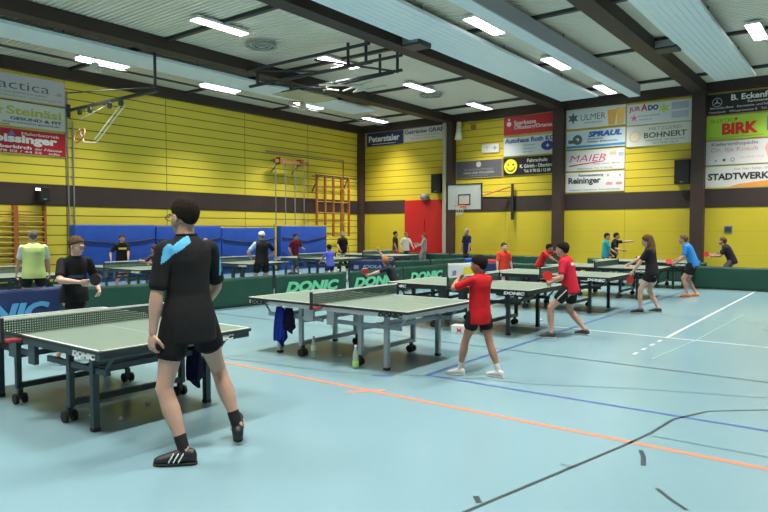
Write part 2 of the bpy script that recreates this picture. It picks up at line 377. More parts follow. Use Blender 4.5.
# bay two
sign('b', -12.46, -10.16, 5.60, 6.38, (.58, .02, .03), 'red sign with white lettering and small white logo on the back wall',
     [('t', 'Sparkasse', .42, .60, .42, .24, W, .004), ('t', 'Offenburg/Ortenau', .58, .36, .74, .22, W, .004), ('d', .11, .60, .10, W), ('d', .11, .83, .05, W), ('r', .085, .50, .135, .54, RD)])
sign('b', -12.46, -10.16, 4.74, 5.53, (.66, .70, .72), 'white sign with dark blue oval badge under the red sign',
     [('t', 'Autohaus Roth KG', .5, .80, .94, .26, (.03, .09, .30), .01), ('p', [(.85 + .12 * cos(a * pi / 12), .42 + .24 * sin(a * pi / 12)) for a in range(24)], (.02, .05, .25)),
      ('p', star(.85, .42, .12, .04, 4), W, .002), tiny('Hauptstrasse', .5, .52, .22), tiny('77704 Oberkirch', .5, .34, .25), tiny('Tel. 0 78 02', .48, .17, .2)])
sign('b', -12.46, -10.16, 3.95, 4.68, K, 'black sign with a yellow smiling face and white lettering',
     [('d', .15, .5, .30, (.85, .75, .04)), ('d', .10, .60, .038, K, 0, .004), ('d', .20, .60, .038, K, 0, .004),
      ('p', [(.15 + .085 * cos(pi + a * pi / 10), .46 + .26 * sin(pi + a * pi / 10)) for a in range(11)] + [(.15 + .072 * cos(-a * pi / 10), .46 + .19 * sin(-a * pi / 10)) for a in range(11)], K, .004),
      ('t', 'Fahrschule', .66, .78, .38, .2, W, .004), ('t', 'K. Görich - Oberkirch', .65, .48, .64, .2, W, .004), ('t', 'Tel. 0 78 02 / 12 89', .66, .20, .5, .17, W, .004)], (.1, .1, .05))
sign('b', -14.76, -12.50, 3.92, 4.68, (.10, .10, .12), 'dark grey sign with a round pale emblem above the basketball board',
     [('d', .5, .76, .12, (.55, .55, .5)), ('t', 'RECHTSANWALTSKANZLEI', .5, .48, .62, .1, (.3, .3, .3), .001), ('t', 'HAAS UND KOLLEGEN', .5, .3, .65, .13, (.45, .45, .45), .002), tiny('Oberkirch', .5, .14, .4)])
t = sign('b', -13.49, -12.65, 4.96, 5.34, (.75, .75, .7), 'small white notice with a clover mark above the dark grey sign',
     [('t', 'T', .3, .5, .14, .2, (.5, .45, .4), .002), ('p', star(.75, .5, .3, .12, 4, .5), (.3, .4, .5))])
# bay three
sign('b', -9.74, -7.45, 5.60, 6.36, (.70, .74, .74), 'white sign with two amber beer glasses at its right end',
     [('t', 'ULMER', .46, .55, .42, .34, (.04, .10, .13), -.002), tiny('FAMILIENBRAUEREI', .46, .27, .3), ('p', star(.12, .55, .30, .14, 6), (.08, .14, .18)),
      ('p', [(.72, .05), (.82, .05), (.86, .80), (.70, .80)], (.80, .42, .08)), ('p', [(.86, .05), (.96, .05), (.99, .85), (.85, .85)], (.85, .50, .12), .002), ('r', .70, .8, .86, .92, (.8, .78, .65)), ('r', .85, .85, .99, .95, (.8, .78, .65))])
sign('b', -9.74, -7.45, 4.82, 5.53, (.62, .72, .76), 'white sign with grey wheel mark, blue lettering and blue bottom stripe',
     [('t', 'SPRAUL', .66, .74, .56, .26, (.03, .14, .45), .016, .2), ('d', .20, .50, .19, (.12, .13, .14), .07), ('r', .04, .32, .2, .5, (.12, .13, .14)), ('t', 'Zimmerei', .50, .50, .26, .1, (.1, .12, .16), .002), ('t', 'Holzbau  Bedachungen', .62, .33, .50, .1, (.1, .12, .16), .002),
      ('r', .01, .06, .99, .18, (.05, .25, .55))])
sign('b', -9.74, -7.47, 3.97, 4.77, (.74, .74, .72), 'white sign with underlined crimson brush lettering',
     [('t', 'MAIER', .38, .60, .62, .38, (.62, .04, .14), -.003, .25), ('p', [(.06, .22), (.66, .40), (.66, .44), (.06, .28)], (.62, .04, .14)), ('r', .76, .68, .86, .85, (.75, .6, .3)), ('r', .9, .6, .98, .78, (.4, .5, .75)), tiny('Fliesen  Platten  Mosaik', .7, .3, .45), tiny('Oberkirch Tel. 0 78 02', .5, .1, .6)])
sign('b', -9.74, -7.47, 3.14, 3.92, (.76, .76, .74), 'white sign with black lettering directly under the crimson lettered sign',
     [('t', 'Reininger', .33, .54, .56, .32, (.03, .04, .05), .010), ('t', 'Raumausstattung', .44, .82, .42, .13, (.05, .06, .07), .003), ('r', .70, .32, .80, .45, (.7, .3, .35)), ('r', .86, .32, .96, .45, (.7, .3, .35)),
      ('p', star(.73, .78, .08, .03, 6), (.5, .3, .3)), ('p', star(.93, .78, .08, .03, 6), (.5, .3, .3)), tiny('Polstern  Gardinen  Sonnenschutz', .5, .12, .85)])
sign('b', -7.43, -5.19, 5.52, 6.30, (.68, .70, .70), 'white sign with a green star burst and pink flower mark',
     [('t', 'JUR', .13, .74, .18, .22, (.45, .05, .12), .006), ('t', 'A', .28, .80, .10, .32, (.65, .03, .05), .014), ('t', 'DO', .42, .76, .16, .24, (.03, .06, .2), .014), ('p', star(.58, .68, .28, .10, 6), (.5, .68, .12)),
      ('p', star(.12, .34, .20, .07, 5), (.75, .2, .35)), tiny('Gartenbau und Floristik', .36, .42, .35), tiny('Oberkirch', .3, .25, .2), ('r', .70, .58, .95, .90, (.42, .48, .56)), ('r', .70, .18, .95, .48, (.45, .52, .58))])
sign('b', -7.43, -5.17, 4.74, 5.50, (.74, .74, .66), 'cream sign with a pale round emblem left of its lettering',
     [('t', 'METZGEREI', .60, .80, .48, .18, (.22, .2, .16), -.002), ('t', 'BOHNERT', .60, .50, .64, .27, (.12, .11, .09), .006), ('d', .14, .48, .22, (.72, .6, .42), .15), ('d', .14, .48, .12, (.8, .7, .5)), tiny('Oberkirch  Partyservice', .6, .25, .6), tiny('Tel. 0 78 02 / 28 47', .6, .12, .4)])
# bay four
sign('b', -4.76, -2.40, 5.60, 6.33, (.018, .016, .02), 'black sign with a three-pointed star in a ring, at the upper right',
     [('d', .15, .60, .155, (.5, .5, .5), .135), ('p', star(.15, .60, .20, .035, 3, .31), (.55, .55, .55)), ('t', 'B. Eckenfels', .62, .76, .58, .27, W, .006), ('t', 'Karosseriebau', .7, .52, .32, .11, W, .001), tiny('Mercedes-Benz   Karosserie- und Fahrzeugbau', .52, .32, .92, (.6, .6, .6), .1), tiny('Oberkirch   Winzerstrasse 8   Tel. 0 78 02', .5, .14, .92, (.6, .5, .5), .1)], (.35, .3, .1))
sign('b', -4.76, -2.40, 4.76, 5.56, (.42, .66, .05), 'lime green sign with big red lettering',
     [('t', 'BIRK', .45, .44, .46, .50, (.72, .03, .02), .026), ('t', 'ELEKTRO', .24, .80, .32, .18, (.12, .25, .05), 0), ('d', .40, .84, .045, (.5, .04, .03)), ('r', .78, .25, .98, .85, (.12, .16, .3)), ('r', .82, .35, .95, .75, (.5, .6, .7)), tiny('Elektroinstallation  Photovoltaik', .4, .1, .7, (.2, .35, .05))])
sign('b', -4.74, -2.40, 3.90, 4.72, (.72, .70, .68), 'white sign of an orthodontist with a pink face at its right',
     [('t', 'Kieferorthopädie', .38, .84, .6, .15, (.15, .16, .2), .002), ('t', 'Dr. Ilja Knaub', .38, .60, .6, .20, (.62, .3, .36), .001), ('p', [(.82, .05), (.98, .05), (.98, .95), (.82, .95), (.76, .6)], (.78, .38, .36)), ('d', .25, .2, .05, (.1, .1, .12)), ('d', .36, .2, .07, (.3, .35, .38), .04), tiny('Tel. 0 78 02 / 70 60', .6, .28, .3, (.6, .35, .4)), ('d', .14, .18, .03, (.2, .2, .2))])
sign('b', -4.74, -2.40, 3.10, 3.87, (.76, .74, .72), 'white sign with black capitals and an orange swoosh, lowest at the right',
     [('t', 'STADTWERKE', .46, .52, .84, .30, (.03, .035, .04), .012), tiny('Gut. Nah. Sicher. Oberkirch', .68, .84, .6, (.4, .3, .3), .1), ('p', [(.3, .05), (.98, .05), (.98, .34), (.7, .26), (.45, .18)], (.85, .33, .05)), ('r', .02, .03, .98, .07, (.8, .6, .05))])

# speakers, lamps and boxes on walls
def speaker(loc, wd, h, d, label, rz=0):
    t = thing('wall_speaker', label, 'speaker', loc, rz)
    obj('cabinet', B(-wd / 2, wd / 2, -d, 0, 0, h, bev=.012), black, t); obj('grille', B(-wd / 2 + .03, wd / 2 - .03, -d - .012, -d - .001, .03, h - .03), mat('speaker_cloth', (.02, .02, .022), .9), t)
    obj('badge', B(-.05, .05, -d - .018, -d - .012, .05, .08), steel, t); obj('bracket', B(-.05, .05, -.001, .06, h / 2 - .04, h / 2 + .04), darksteel, t)
speaker((-15.62, YB - .06, 3.33), .50, .84, .3, 'black wall speaker beside the column above the red door')
speaker((-5.42, YB - .06, 3.30), .50, .84, .3, 'black wall speaker under the cream sign beside the right column')
speaker((XL + .09, 9.12, 2.55), .32, .42, .25, 'small black box with a lit lamp above the wall bars', pi / 2)
tag(obj('wall_lamp', B(8.82, 8.94, -.05, 0, 2.86, 2.93), mat('small_lamp', (1, 1, .95), .4, emit=3), rz=pi / 2, loc=(XL + .40, 0, 0)), 'tiny lit lamp on the black box above the wall bars', 'lamp')
t = thing('emergency_light', 'grey dome lamp above the red door', 'lamp', (-16.4, YB - .04, 3.12))
obj('dome', ell(bmesh.new(), (0, -.08, .06), (.22, .12, .14)), mat('grey_dome', (.30, .34, .33), .3), t, True); obj('back_plate', B(-.2, .2, -.02, 0, -.08, .2), steel, t)
t = thing('wall_vent', 'small square grey vent on the yellow back wall at right', 'vent', (-3.98, YB - .031, 1.58))
obj('frame', B(-.13, .13, -.02, 0, 0, .25), mat('vent_grey', (.30, .34, .33), .5), t)
bm = bmesh.new()
for k in range(5): box(bm, -.10, .10, -.03, -.019, .03 + .04 * k, .05 + .04 * k)
obj('slat', bm, darksteel, t)
t = thing('wall_horn', 'white cone loudspeaker at the top of the column beside the red sign bay', 'speaker', (-14.45, 24.2, 5.6))
obj('horn', T([(0, 0, .75), (0, -.05, .3), (.02, -.1, .0)], [.10, .12, .17], 14), mat('ivory', (.75, .73, .62), .5), t, True); obj('bracket', B(-.03, .03, 0, .3, .5, .56), steel, t)
tag(obj('sensor_box', B(-14.0, -13.8, YB - .08, YB - .001, 6.02, 6.2), mat('rust_box', (.35, .15, .04), .6)), 'small rusty brown box high on the yellow wall left of the red sign', 'box')
for x, y, lb in ((-9.5, 13.75, 'dark box unit on the second beam'), (-4.45, 18.0, 'dark box unit on the third beam')):
    t = thing('ceiling_box', lb, 'box', (x, y, 6.38)); obj('body', B(-.28, .28, -.28, .28, 0, .28, bev=.02), darksteel, t)
    obj('louvre', B(-.24, .24, -.30, -.281, .05, .22), steel, t)
for x, y, lb in ((-13.2, 11.8, 'round ceiling air vent below the large top left light'), (-13.1, 19.9, 'small round ceiling air vent beside the far lights')):
    t = thing('ceiling_vent', lb, 'vent', (x, y, 6.62))
    for q, (r0, r1) in enumerate(((.42, .34), (.26, .18), (.1, 0))): obj('ring', disc(bmesh.new(), (0, 0, 0), r0, 'Z', .05, 28, r1), mat('vent_ring', (.30, .33, .31), .5), t)
for x, y, z, lb in ((-17.35, 9.4, 6.1, 'small white bell lamp hanging next to the first left strip light'), (-16.2, 16.4, 5.95, 'small white bell lamp hanging below the transparent board')):
    t = thing('bell_lamp', lb, 'lamp', (x, y, z)); obj('shade', T([(0, 0, .0), (0, 0, .12), (0, 0, .24)], [.19, .13, .08], 16), mat('ivory', (.8, .8, .7), .5), t, True)
    obj('stem', T([(0, 0, .24), (0, 0, .39 if z > 6 else .54)], .015, 6), darksteel, t)

# ---------------------------------------------------------------- gym apparatus on the walls
wood = mat('orange_wood', (.38, .12, .03), .5, var=.15); rope = mat('rope_white', (.6, .58, .5), .8)
woody = mat('rung_wood', (.45, .30, .06), .5, var=.15)
for k, (y0, y1) in enumerate(((6.65, 7.5), (7.5, 8.35), (8.35, 9.22))):
    t = thing('wall_bars', ('wooden wall bars left of the frame', 'wooden wall bars at the left edge of the picture', 'wooden wall bars behind the man in the neon vest')[k], 'wall bars', (XL + .03, y0, 0), pi / 2)
    wd = y1 - y0
    for x in (.03, wd - .03): obj('post', B(x - .03, x + .03, -.16, -.001, 0, 2.42), wood, t)
    for q in range(14): obj('rung', T([(.05, -.12, .22 + q * .155), (wd - .05, -.12, .22 + q * .155)], .022, 8), woody, t)
# climbing poles with their swing bracket
t = thing('climbing_poles', 'four thin climbing poles under a wooden wall bracket', 'climbing poles', (XL + .03, 18.2, 0), pi / 2)
for x in (.10, .65, 1.2, 1.75): obj('pole', T([(x, -.5, 1.9), (x, -.5, 4.5)], .022, 8), steel, t)
obj('cross_beam', B(0, 1.95, -.58, -.42, 4.45, 4.6), mat('old_wood', (.30, .15, .05), .6, var=.2), t)
for x in (.3, 1.5): obj('bracket', T([(x, 0, 4.1), (x, -.5, 4.5), (x, 0, 4.6)], .025, 6), darksteel, t); obj('hinge', B(x - .08, x + .08, -.66, -.38, 4.4, 4.68), mat('rust', (.22, .09, .03), .7), t)
obj('guide_rail', B(0, 4.9, -.05, 0, 4.93, 4.98), steel, t); obj('guide_rail', B(4.86, 4.9, -.05, 0, 1.5, 4.95), woody, t)
t = thing('climbing_ladder', 'orange wooden climbing ladder frame hung high on the left wall by the corner', 'climbing frame', (XL + .05, 20.85, 0), pi / 2)
for x in (.0, .55, 1.1, 1.65, 2.18): obj('upright', B(x - .045, x + .045, -.42, -.34, 1.38 if x > .6 else 1.9, 4.1), wood, t)
for z in (1.42, 2.0, 2.45, 2.95, 3.6, 4.05): obj('crossbar', T([(.0 if z > 1.6 else 1.1, -.38, z), (2.18, -.38, z)], .022, 8), woody if z < 4 else darksteel, t)
for x in (.1, 2.1): obj('bracket', T([(x, 0, 3.4), (x, -.38, 4.05), (x, 0, 4.1)], .03, 6), darksteel, t)
obj('top_rail', T([(-.1, -.38, 4.12), (3.1, -.2, 4.12)], .03, 8), darksteel, t)
# crash mats leaning on the left wall
mm = mat('blue_mat', (.015, .075, .42), .5, var=.15, bump=.5, bscale=2.5); strapm = mat('mat_strap', (.02, .03, .09), .7)
for k, (y0, y1, h, lb) in enumerate(((9.95, 12.75, 1.85, 'big blue crash mat behind the player with the yellow print shirt'), (12.8, 15.55, 1.83, 'blue crash mat mostly hidden behind the big black-shirted man'),
    (15.6, 18.3, 1.77, 'blue crash mat left of the man with the pale cap'), (18.65, 21.45, 1.84, 'rightmost blue crash mat behind the maroon shirt'))):
    t = thing('crash_mat', lb, 'mat', (XL + .05, (y0 + y1) / 2, 0), pi / 2); wd = (y1 - y0) / 2
    bm = bmesh.new(); box(bm, -wd, wd, -.42, 0, 0, h, bev=.04); obj('mat_body', bm, mm, t, True)
    for s in (-1, 1): obj('handle', B(s * wd * .5 - .15, s * wd * .5 + .15, -.45, -.421, .4, .46), strapm, t)
    zz = h * .74; pts = [(-wd * .98, -.44, zz), (-wd * .6, -.44, zz - .05), (0, -.44, zz - .13 - .04 * (k % 2)), (wd * .6, -.44, zz - .05), (wd * .98, -.44, zz + .03)]
    obj('strap', tube(bmesh.new(), pts, .03, 6), strapm, t)
    obj('seam', tube(bmesh.new(), [(-wd * .96, -.435, .75), (-wd * .3, -.435, .2), (wd * .4, -.435, .12)], .012, 5), strapm, t)
tag(obj('support_post', B(XL + .25, XL + .33, 18.42, 18.52, 0, 1.9), mat('yellow_post', (.6, .45, .05), .5)), 'narrow yellow post standing between two blue crash mats', 'post')
# swing arm with folded basketball hoop
t = thing('basketball_swing_arm', 'long dark swing arm with folded hoop and white ropes high on the left wall', 'basketball hoop', (XL + .1, 9.97, 5.2))
obj('arm', B(0, 4.9, -.04, .04, .16, .24), darksteel, t); obj('wall_bracket', B(-.06, .03, -.03, .08, .0, .4), darksteel, t)
obj('brace', T([(0, 0, .75), (4.9, 0, .28)], .02, 6), darksteel, t); obj('hanger_rod', T([(4.75, 0, .2), (4.75, 0, 1.25)], .04, 8), darksteel, t)
for x in (.9, 1.5, 2.6, 3.2): obj('pulley', disc(bmesh.new(), (x, -.08, .05), .09, 'Y', .06), darksteel, t)
obj('folded_ring', tube(bmesh.new(), [(1.3 + .26 * cos(a * pi / 8), -.3 + .1 * sin(a * pi / 8), -.72 + .22 * sin(a * pi / 8)) for a in range(17)], .018, 6), mat('hoop_rust', (.45, .14, .05), .5), t)
for a, b in (((.8, 0, -.15), (2.4, 0, .12)), ((3.3, 0, 0), (1.9, -.1, -.95)), ((3.0, 0, .0), (1.8, -.1, -.85)), ((1.9, -.1, -.95), (1.35, -.2, -.9)), ((1.35, -.2, -.9), (1.1, -.2, -.5))):
    obj('rope', T([a, b], .018, 6), rope, t)
# ceiling-folded backboard frame between the first two beams
t = thing('ceiling_basketball_frame', 'folded dark tube basketball frame with clear board hung under the ceiling', 'basketball hoop', (-12.6, 13.6, 5.6))
for y, z in ((-.85, .80), (-.75, .35), (.55, .80), (.55, .40)): obj('cross_tube', T([(-2.3, y, z), (2.35, y, z)], .045, 8), darksteel, t)
for x in (-1.9, 1.6, 2.2):
    for y in (-.8, .55): obj('upright_tube', T([(x, y, .35), (x, y, .95)], .04, 8), darksteel, t)
for a, b in (((-1.9, -.8, .4), (0, -.1, .1)), ((0, -.1, .1), (2.1, .5, .35)), ((-1.5, .5, .8), (.4, -.8, .35)), ((.4, -.8, .7), (2.1, .5, .4)), ((-2.2, -.8, .8), (-.6, .55, .8))): obj('diagonal_tube', T([a, b], .03, 8), darksteel, t)
for a, b in (((.1, -.3, .15), (1.2, .3, .1)), ((1.2, .3, .1), (.6, .6, .05)), ((.6, .6, .05), (1.7, .7, .1)), ((-.1, .1, .1), (.9, -.5, .15)), ((.3, .5, .1), (1.6, .2, .15)), ((-.6, -.3, .2), (.4, .2, .05))): obj('white_tube', T([a, b], .025, 6), rope, t)
obj('clear_board', B(-2.35, -1.25, .2, 2.0, .28, .31), mat('acrylic', (.50, .52, .36), .15, alpha=.75), t)
obj('ring', tube(bmesh.new(), [(-2.1 + .22 * cos(a * pi / 8), .95 + .22 * sin(a * pi / 8), .12) for a in range(17)], .02, 6), mat('hoop_rust', (.45, .14, .05), .5), t)
bm = bmesh.new()
for a in range(10): tube(bm, [(-2.1 + .22 * cos(a * pi / 5), .95 + .22 * sin(a * pi / 5), .12), (-2.1 + .15 * cos(a * pi / 5), .95 + .15 * sin(a * pi / 5), -.18)], .008, 4)
obj('hoop_net', bm, rope, t)
# backboard at back wall
t = thing('basketball_backboard', 'white basketball backboard with orange hoop on a bracket at the back wall', 'basketball hoop', (-13.47, 23.0, 2.5))
obj('board', B(-.80, .80, -.02, .02, .0, 1.05), mat('board_white', (.66, .70, .66), .4), t)
bm = bmesh.new(); box(bm, -.82, .82, -.03, .03, -.03, .02); box(bm, -.82, .82, -.03, .03, 1.03, 1.08); box(bm, -.82, -.78, -.03, .03, 0, 1.05); box(bm, .78, .82, -.03, .03, 0, 1.05); obj('edge_frame', bm, darksteel, t)
bm = bmesh.new(); box(bm, -.29, .29, -.026, -.021, .20, .245); box(bm, -.29, .29, -.026, -.021, .60, .645); box(bm, -.29, -.245, -.026, -.021, .2, .645); box(bm, .245, .29, -.026, -.021, .2, .645); obj('target_square', bm, darksteel, t)
obj('ring', tube(bmesh.new(), [(.225 * cos(a * pi / 10), -.38 + .225 * sin(a * pi / 10), .16) for a in range(21)], .015, 8), mat('hoop_orange', (.7, .12, .05), .5), t)
obj('ring_bracket', B(-.09, .09, -.17, -.02, .08, .2), MATS['hoop_orange'], t)
bm = bmesh.new()
for a in range(12):
    for s in (1, -1): tube(bm, [(.225 * cos(a * pi / 6), -.38 + .225 * sin(a * pi / 6), .16), (.15 * cos((a + s * .5) * pi / 6), -.38 + .15 * sin((a + s * .5) * pi / 6), -.05), (.13 * cos(a * pi / 6), -.38 + .13 * sin(a * pi / 6), -.25)], .007, 4)
obj('hoop_net', bm, rope, t)
obj('support_arm', T([(.7, .02, .5), (1.5, 1.4, .5)], .035, 8), darksteel, t); obj('support_arm', T([(-.6, .02, .5), (1.3, 1.4, .5)], .035, 8), darksteel, t)
obj('support_arm', T([(.75, .02, .56), (1.5, 1.4, 1.0)], .03, 8), mat('hoop_rust', (.45, .14, .05), .5), t)
obj('wall_mast', B(1.45, 1.55, 1.30, 1.38, -.4, 1.1), darksteel, t)
# ---------------------------------------------------------------- tables
TOPG = mat('table_green', (.18, .245, .20), .38, var=.06)
netw = mat('net_tape', (.7, .72, .7), .6); nett = net_mat('net_threads', (.03, .07, .05), .022, .55)
linew = mat('table_line', (.72, .75, .70), .45); edgek = mat('table_edge', (.02, .022, .025), .5)
redb = mat('red_bracket', (.35, .03, .03), .5); rubber = mat('rubber', (.012, .012, .012), .7)
def table(label, frame, letter, bracket, loc, end_brand=False):
    t = thing('table_tennis_table', label, 'table tennis table', loc, 0, 'table tennis tables')
    for s in (-1, 1):
        top = obj('tabletop_half', box(bmesh.new(), *sorted((s * .01, s * 1.37)), -.7625, .7625, .745, .76, bev=.003), [TOPG], t)
        obj('underside', B(*sorted((s * .012, s * 1.368)), -.76, .76, .733, .7449), mat('board_brown', (.035, .02, .015), .6), top)
        bm = bmesh.new(); x0, x1 = sorted((s * .01, s * 1.37)); e = s * 1.37
        box(bm, *sorted((e, e - s * .02)), -.7625, .7625, .7602, .7612)
        for y0, y1 in ((-.7625, -.7425), (.7425, .7625), (-.002, .002)): box(bm, x0, x1, y0, y1, .7602, .7612)
        obj('white_line', bm, linew, top)
        bm = bmesh.new(); ax0, ax1 = sorted((s * .02, s * 1.355))
        for y in (-.75, .73): box(bm, ax0, ax1, y, y + .02, .675, .735)
        for x in (s * 1.345, s * .04): box(bm, x - .01, x + .01, -.73, .73, .675, .735)
        obj('apron', bm, MATS['apron_silver'] if frame == MATS.get('frame_light') else frame, t)
        bm = bmesh.new(); box(bm, ax0, ax1, -.764, -.752, .728, .752); box(bm, *sorted((s * 1.355, s * 1.372)), -.764, .764, .728, .752); obj('edge_band', bm, edgek, t)
        for y in (-.57, .57):
            lg = obj('leg', B(s * .93 - .03, s * .93 + .03, y - .03, y + .03, .03, .70, bev=.006), frame, t)
            obj('rubber_foot', B(s * .93 - .034, s * .93 + .034, y - .034, y + .034, 0, .035, bev=.008), rubber, lg)
            lg = obj('inner_leg', B(s * .52 - .03, s * .52 + .03, y - .025, y + .025, .14, .69, bev=.006), frame, t)
            obj('caster', disc(disc(bmesh.new(), (s * .49, y - .04, .052), .05, 'Y', .03, 20), (s * .49, y + .04, .052), .05, 'Y', .03, 20), rubber, lg)
            obj('fork', B(s * .49 - .02, s * .49 + .02, y - .022, y + .022, .05, .15), darksteel, lg)
        bm = bmesh.new()
        for y in (-.57, .57): box(bm, *sorted((s * .12, s * 1.15)), y - .015, y + .015, .50, .55)
        for x, z in ((s * .93, .50), (s * .52, .45)): box(bm, x - .02, x + .02, -.55, .55, z, z + .05)
        obj('frame_rail', bm, frame, t)
        obj('lower_rail', B(s * .52 - .025, s * .52 + .025, -.55, .55, .15, .20), frame, t)
        for y in (-.57, .57): obj('diagonal_brace', T([(s * 1.1, y, .52), (s * 1.25, y, .68)], .014, 6), frame, t)
        if s < 0: obj('folding_plate', B(-.30, -.14, -.74, -.70, .52, .68), frame, t)
        else: obj('folding_plate', B(.10, .22, -.74, -.70, .50, .68), frame, t)
        text(t, 'DONIC', s * 1.12 if s > 0 else -1.14, .702, .062, letter, y=-.758, bold=.004, shear=.15, width=.36)
    if end_brand:
        x = text(t, 'DONIC', 0, 0, .062, letter, y=0, bold=.004, shear=.15, width=.36); x.rotation_euler = (0, 0, pi / 2); x.location = (1.362, .38, .702)
    n = obj('net', B(-.0015, .0015, -.90, .90, .765, .90), nett, t)
    bm = bmesh.new(); box(bm, -.006, .006, -.91, .91, .898, .916); obj('net_tape', bm, netw, n)
    for s in (-1, 1):
        p = obj('net_post', B(-.014, .014, s * .915 - .014, s * .915 + .014, .70, .92), edgek, t)
        obj('net_clamp', B(-.06, .06, *sorted((s * .77, s * .90)), .70, .725, bev=.006), bracket, p)
    return t
mat('apron_silver', (.55, .58, .58), .4, metal=.1)
def frame_mat(n, c): return mat(n, c, .4, metal=.2)
fd = frame_mat('frame_dark', (.045, .065, .075)); flg = frame_mat('frame_light', (.34, .40, .42)); fb = frame_mat('frame_black', (.022, .03, .032)); fbl = frame_mat('frame_blue', (.055, .10, .13))
t1 = table('table tennis table with dark frame in the foreground at left, beside the big black-shirted man', fd, white, redb, (-6.13, 3.33, 0), True)
t2 = table('table tennis table with light grey frame, blue towel on its leg', flg, edgek, redb, (-5.59, 6.70, 0))
t3 = table('black-framed table behind the boy in the red polo', fb, white, edgek, (-5.60, 9.95, 0))
def tcopy(src, loc, label): c = copy_tree(src); c.location = loc; c['label'] = label; return c
tcopy(t3, (-5.50, 13.4, 0), 'black-framed table played by the long-haired girl')
tcopy(t3, (-5.50, 16.65, 0), 'black-framed table played by the boy in the bright blue shirt')
tcopy(t3, (-5.50, 20.15, 0), 'farthest black-framed table of the right row, near the back wall')
tl = table('table with grey-blue frame behind the man in the neon vest', fbl, white, edgek, (-14.87, 5.85, 0))
tcopy(tl, (-14.87, 9.1, 0), 'table with grey-blue frame behind the player in the glasses, in front of the blue mats')
tcopy(tl, (-14.87, 12.3, 0), 'table with grey-blue frame right of the big black-shirted man, in front of the blue mats')
tcopy(tl, (-14.87, 15.7, 0), 'table between the maroon shirt and the small boy in blue')
tcopy(tl, (-14.87, 19.0, 0), 'farthest table of the left row, in front of the bald man in black')

# ---------------------------------------------------------------- playing-area surrounds
gm = mat('surround_green', (.010, .066, .042), .5, var=.2, vscale=2, bump=.4, bscale=2); bm_ = mat('surround_navy', (.02, .035, .13), .55, var=.2, bump=.4, bscale=2)
wm = mat('surround_white', (.62, .66, .64), .5); mint = mat('print_mint', (.16, .62, .36), .5); sky = mat('print_sky', (.10, .36, .65), .5); yel = mat('print_yellow', (.75, .62, .04), .5)
def surround(p0, p1, m, label, items=(), h=.66, cat='barrier'):
    p0, p1 = Vector(p0), Vector(p1); d = p1 - p0; wd = d.length - .03
    t = thing('court_surround', label, cat, ((p0.x + p1.x) / 2, (p0.y + p1.y) / 2, 0), math.atan2(d.y, d.x), 'court surrounds')
    # cloth sags and billows a little
    bm = bmesh.new(); nx, nz = 24, 8; F, K2 = [], []
    for i in range(nx + 1):
        x = -wd / 2 + wd * i / nx; ca, cb = [], []
        for j in range(nz + 1):
            z = .01 + (h - .01) * j / nz; q = sin(pi * i / nx) * sin(pi * j / nz); y = .018 * q * sin(5 * x + 3 * z + p0.x * 7)
            zz = z - (.012 * sin(pi * i / nx) if j == nz else 0)
            ca.append(bm.verts.new((x, y - .008, zz))); cb.append(bm.verts.new((x, y + .008, zz)))
        F.append(ca); K2.append(cb)
    for i in range(nx):
        for j in range(nz):
            bm.faces.new((F[i][j], F[i + 1][j], F[i + 1][j + 1], F[i][j + 1])); bm.faces.new((K2[i + 1][j], K2[i][j], K2[i][j + 1], K2[i + 1][j + 1]))
        bm.faces.new((F[i][nz], F[i + 1][nz], K2[i + 1][nz], K2[i][nz])); bm.faces.new((F[i + 1][0], F[i][0], K2[i][0], K2[i + 1][0]))
    for j in range(nz): bm.faces.new((F[0][j], F[0][j + 1], K2[0][j + 1], K2[0][j])); bm.faces.new((F[nx][j + 1], F[nx][j], K2[nx][j], K2[nx][j + 1]))
    obj('cloth', bm, m, t, True)
    for s in (-1, 1):
        f = obj('frame_upright', T([(s * (wd / 2 + .005), 0, 0.02), (s * (wd / 2 + .005), 0, h)], .012, 6), darksteel, t)
        obj('foot_bar', T([(s * (wd / 2 + .005), -.16, .012), (s * (wd / 2 + .005), .16, .012)], .01, 6), darksteel, f)
    obj('top_rail', T([(-wd / 2, 0, h - .004), (0, 0, h - .012), (wd / 2, 0, h - .004)], .009, 6), m, t)
    for it in items:
        if it[0] == 't': text(t, it[1], it[2] * wd, it[3], it[4], it[6], y=-.034, bold=it[7], shear=.25, width=it[5] * wd)
        else: obj('colour_field', B(it[1] * wd, it[3] * wd, -.030, -.026, it[2], it[4]), it[5], t)
    return t
D = ('t', 'DONIC', 0, .33, .30, .62, mint, .022)
surround((-12.0, 3.4), (-11.85, 5.72), bm_, 'navy surround with pale blue lettering behind the foreground net', [('t', 'DONIC', .0, .25, .42, .8, sky, .022)])
surround((-11.75, 1.0), (-12.0, 3.37), bm_, 'navy surround outside the left of the frame')
surround((-11.5, 5.5), (-11.1, 7.8), gm, 'plain green surround between the player in glasses and the big man')
surround((-11.1, 7.82), (-10.9, 10.05), gm, 'plain dark green surround right of the big black-shirted man')
surround((-10.88, 10.07), (-10.40, 12.0), gm, 'green surround with mint lettering behind the end of the light-framed table', [('t', 'DONIC', .01, .36, .32, .76, mint, .018)])
surround((-10.40, 12.12), (-10.36, 14.35), gm, 'green surround with mint lettering behind the crouching server', [('t', 'DONIC', -.02, .36, .32, .84, mint, .018)])
surround((-10.36, 14.37), (-10.36, 16.65), gm, 'green surround with mint lettering right of the crouching server', [('t', 'DONIC', .0, .36, .32, .76, mint, .018)])
surround((-10.36, 16.68), (-10.0, 18.1), wm, 'white surround with a yellow square behind the red polo boy', [('r', -.02, .28, .32, .52, yel), ('t', 'VR', -.32, .36, .2, .12, mat('print_violet', (.2, .15, .45), .5), .01)])
surround((-9.95, 18.1), (-9.0, 18.2), bm_, 'plain blue surround left of the girl in orange-red')
surround((-9.0, 18.22), (-7.0, 18.75), gm, 'green surround with mint lettering behind the boy serving in red and black', [D])
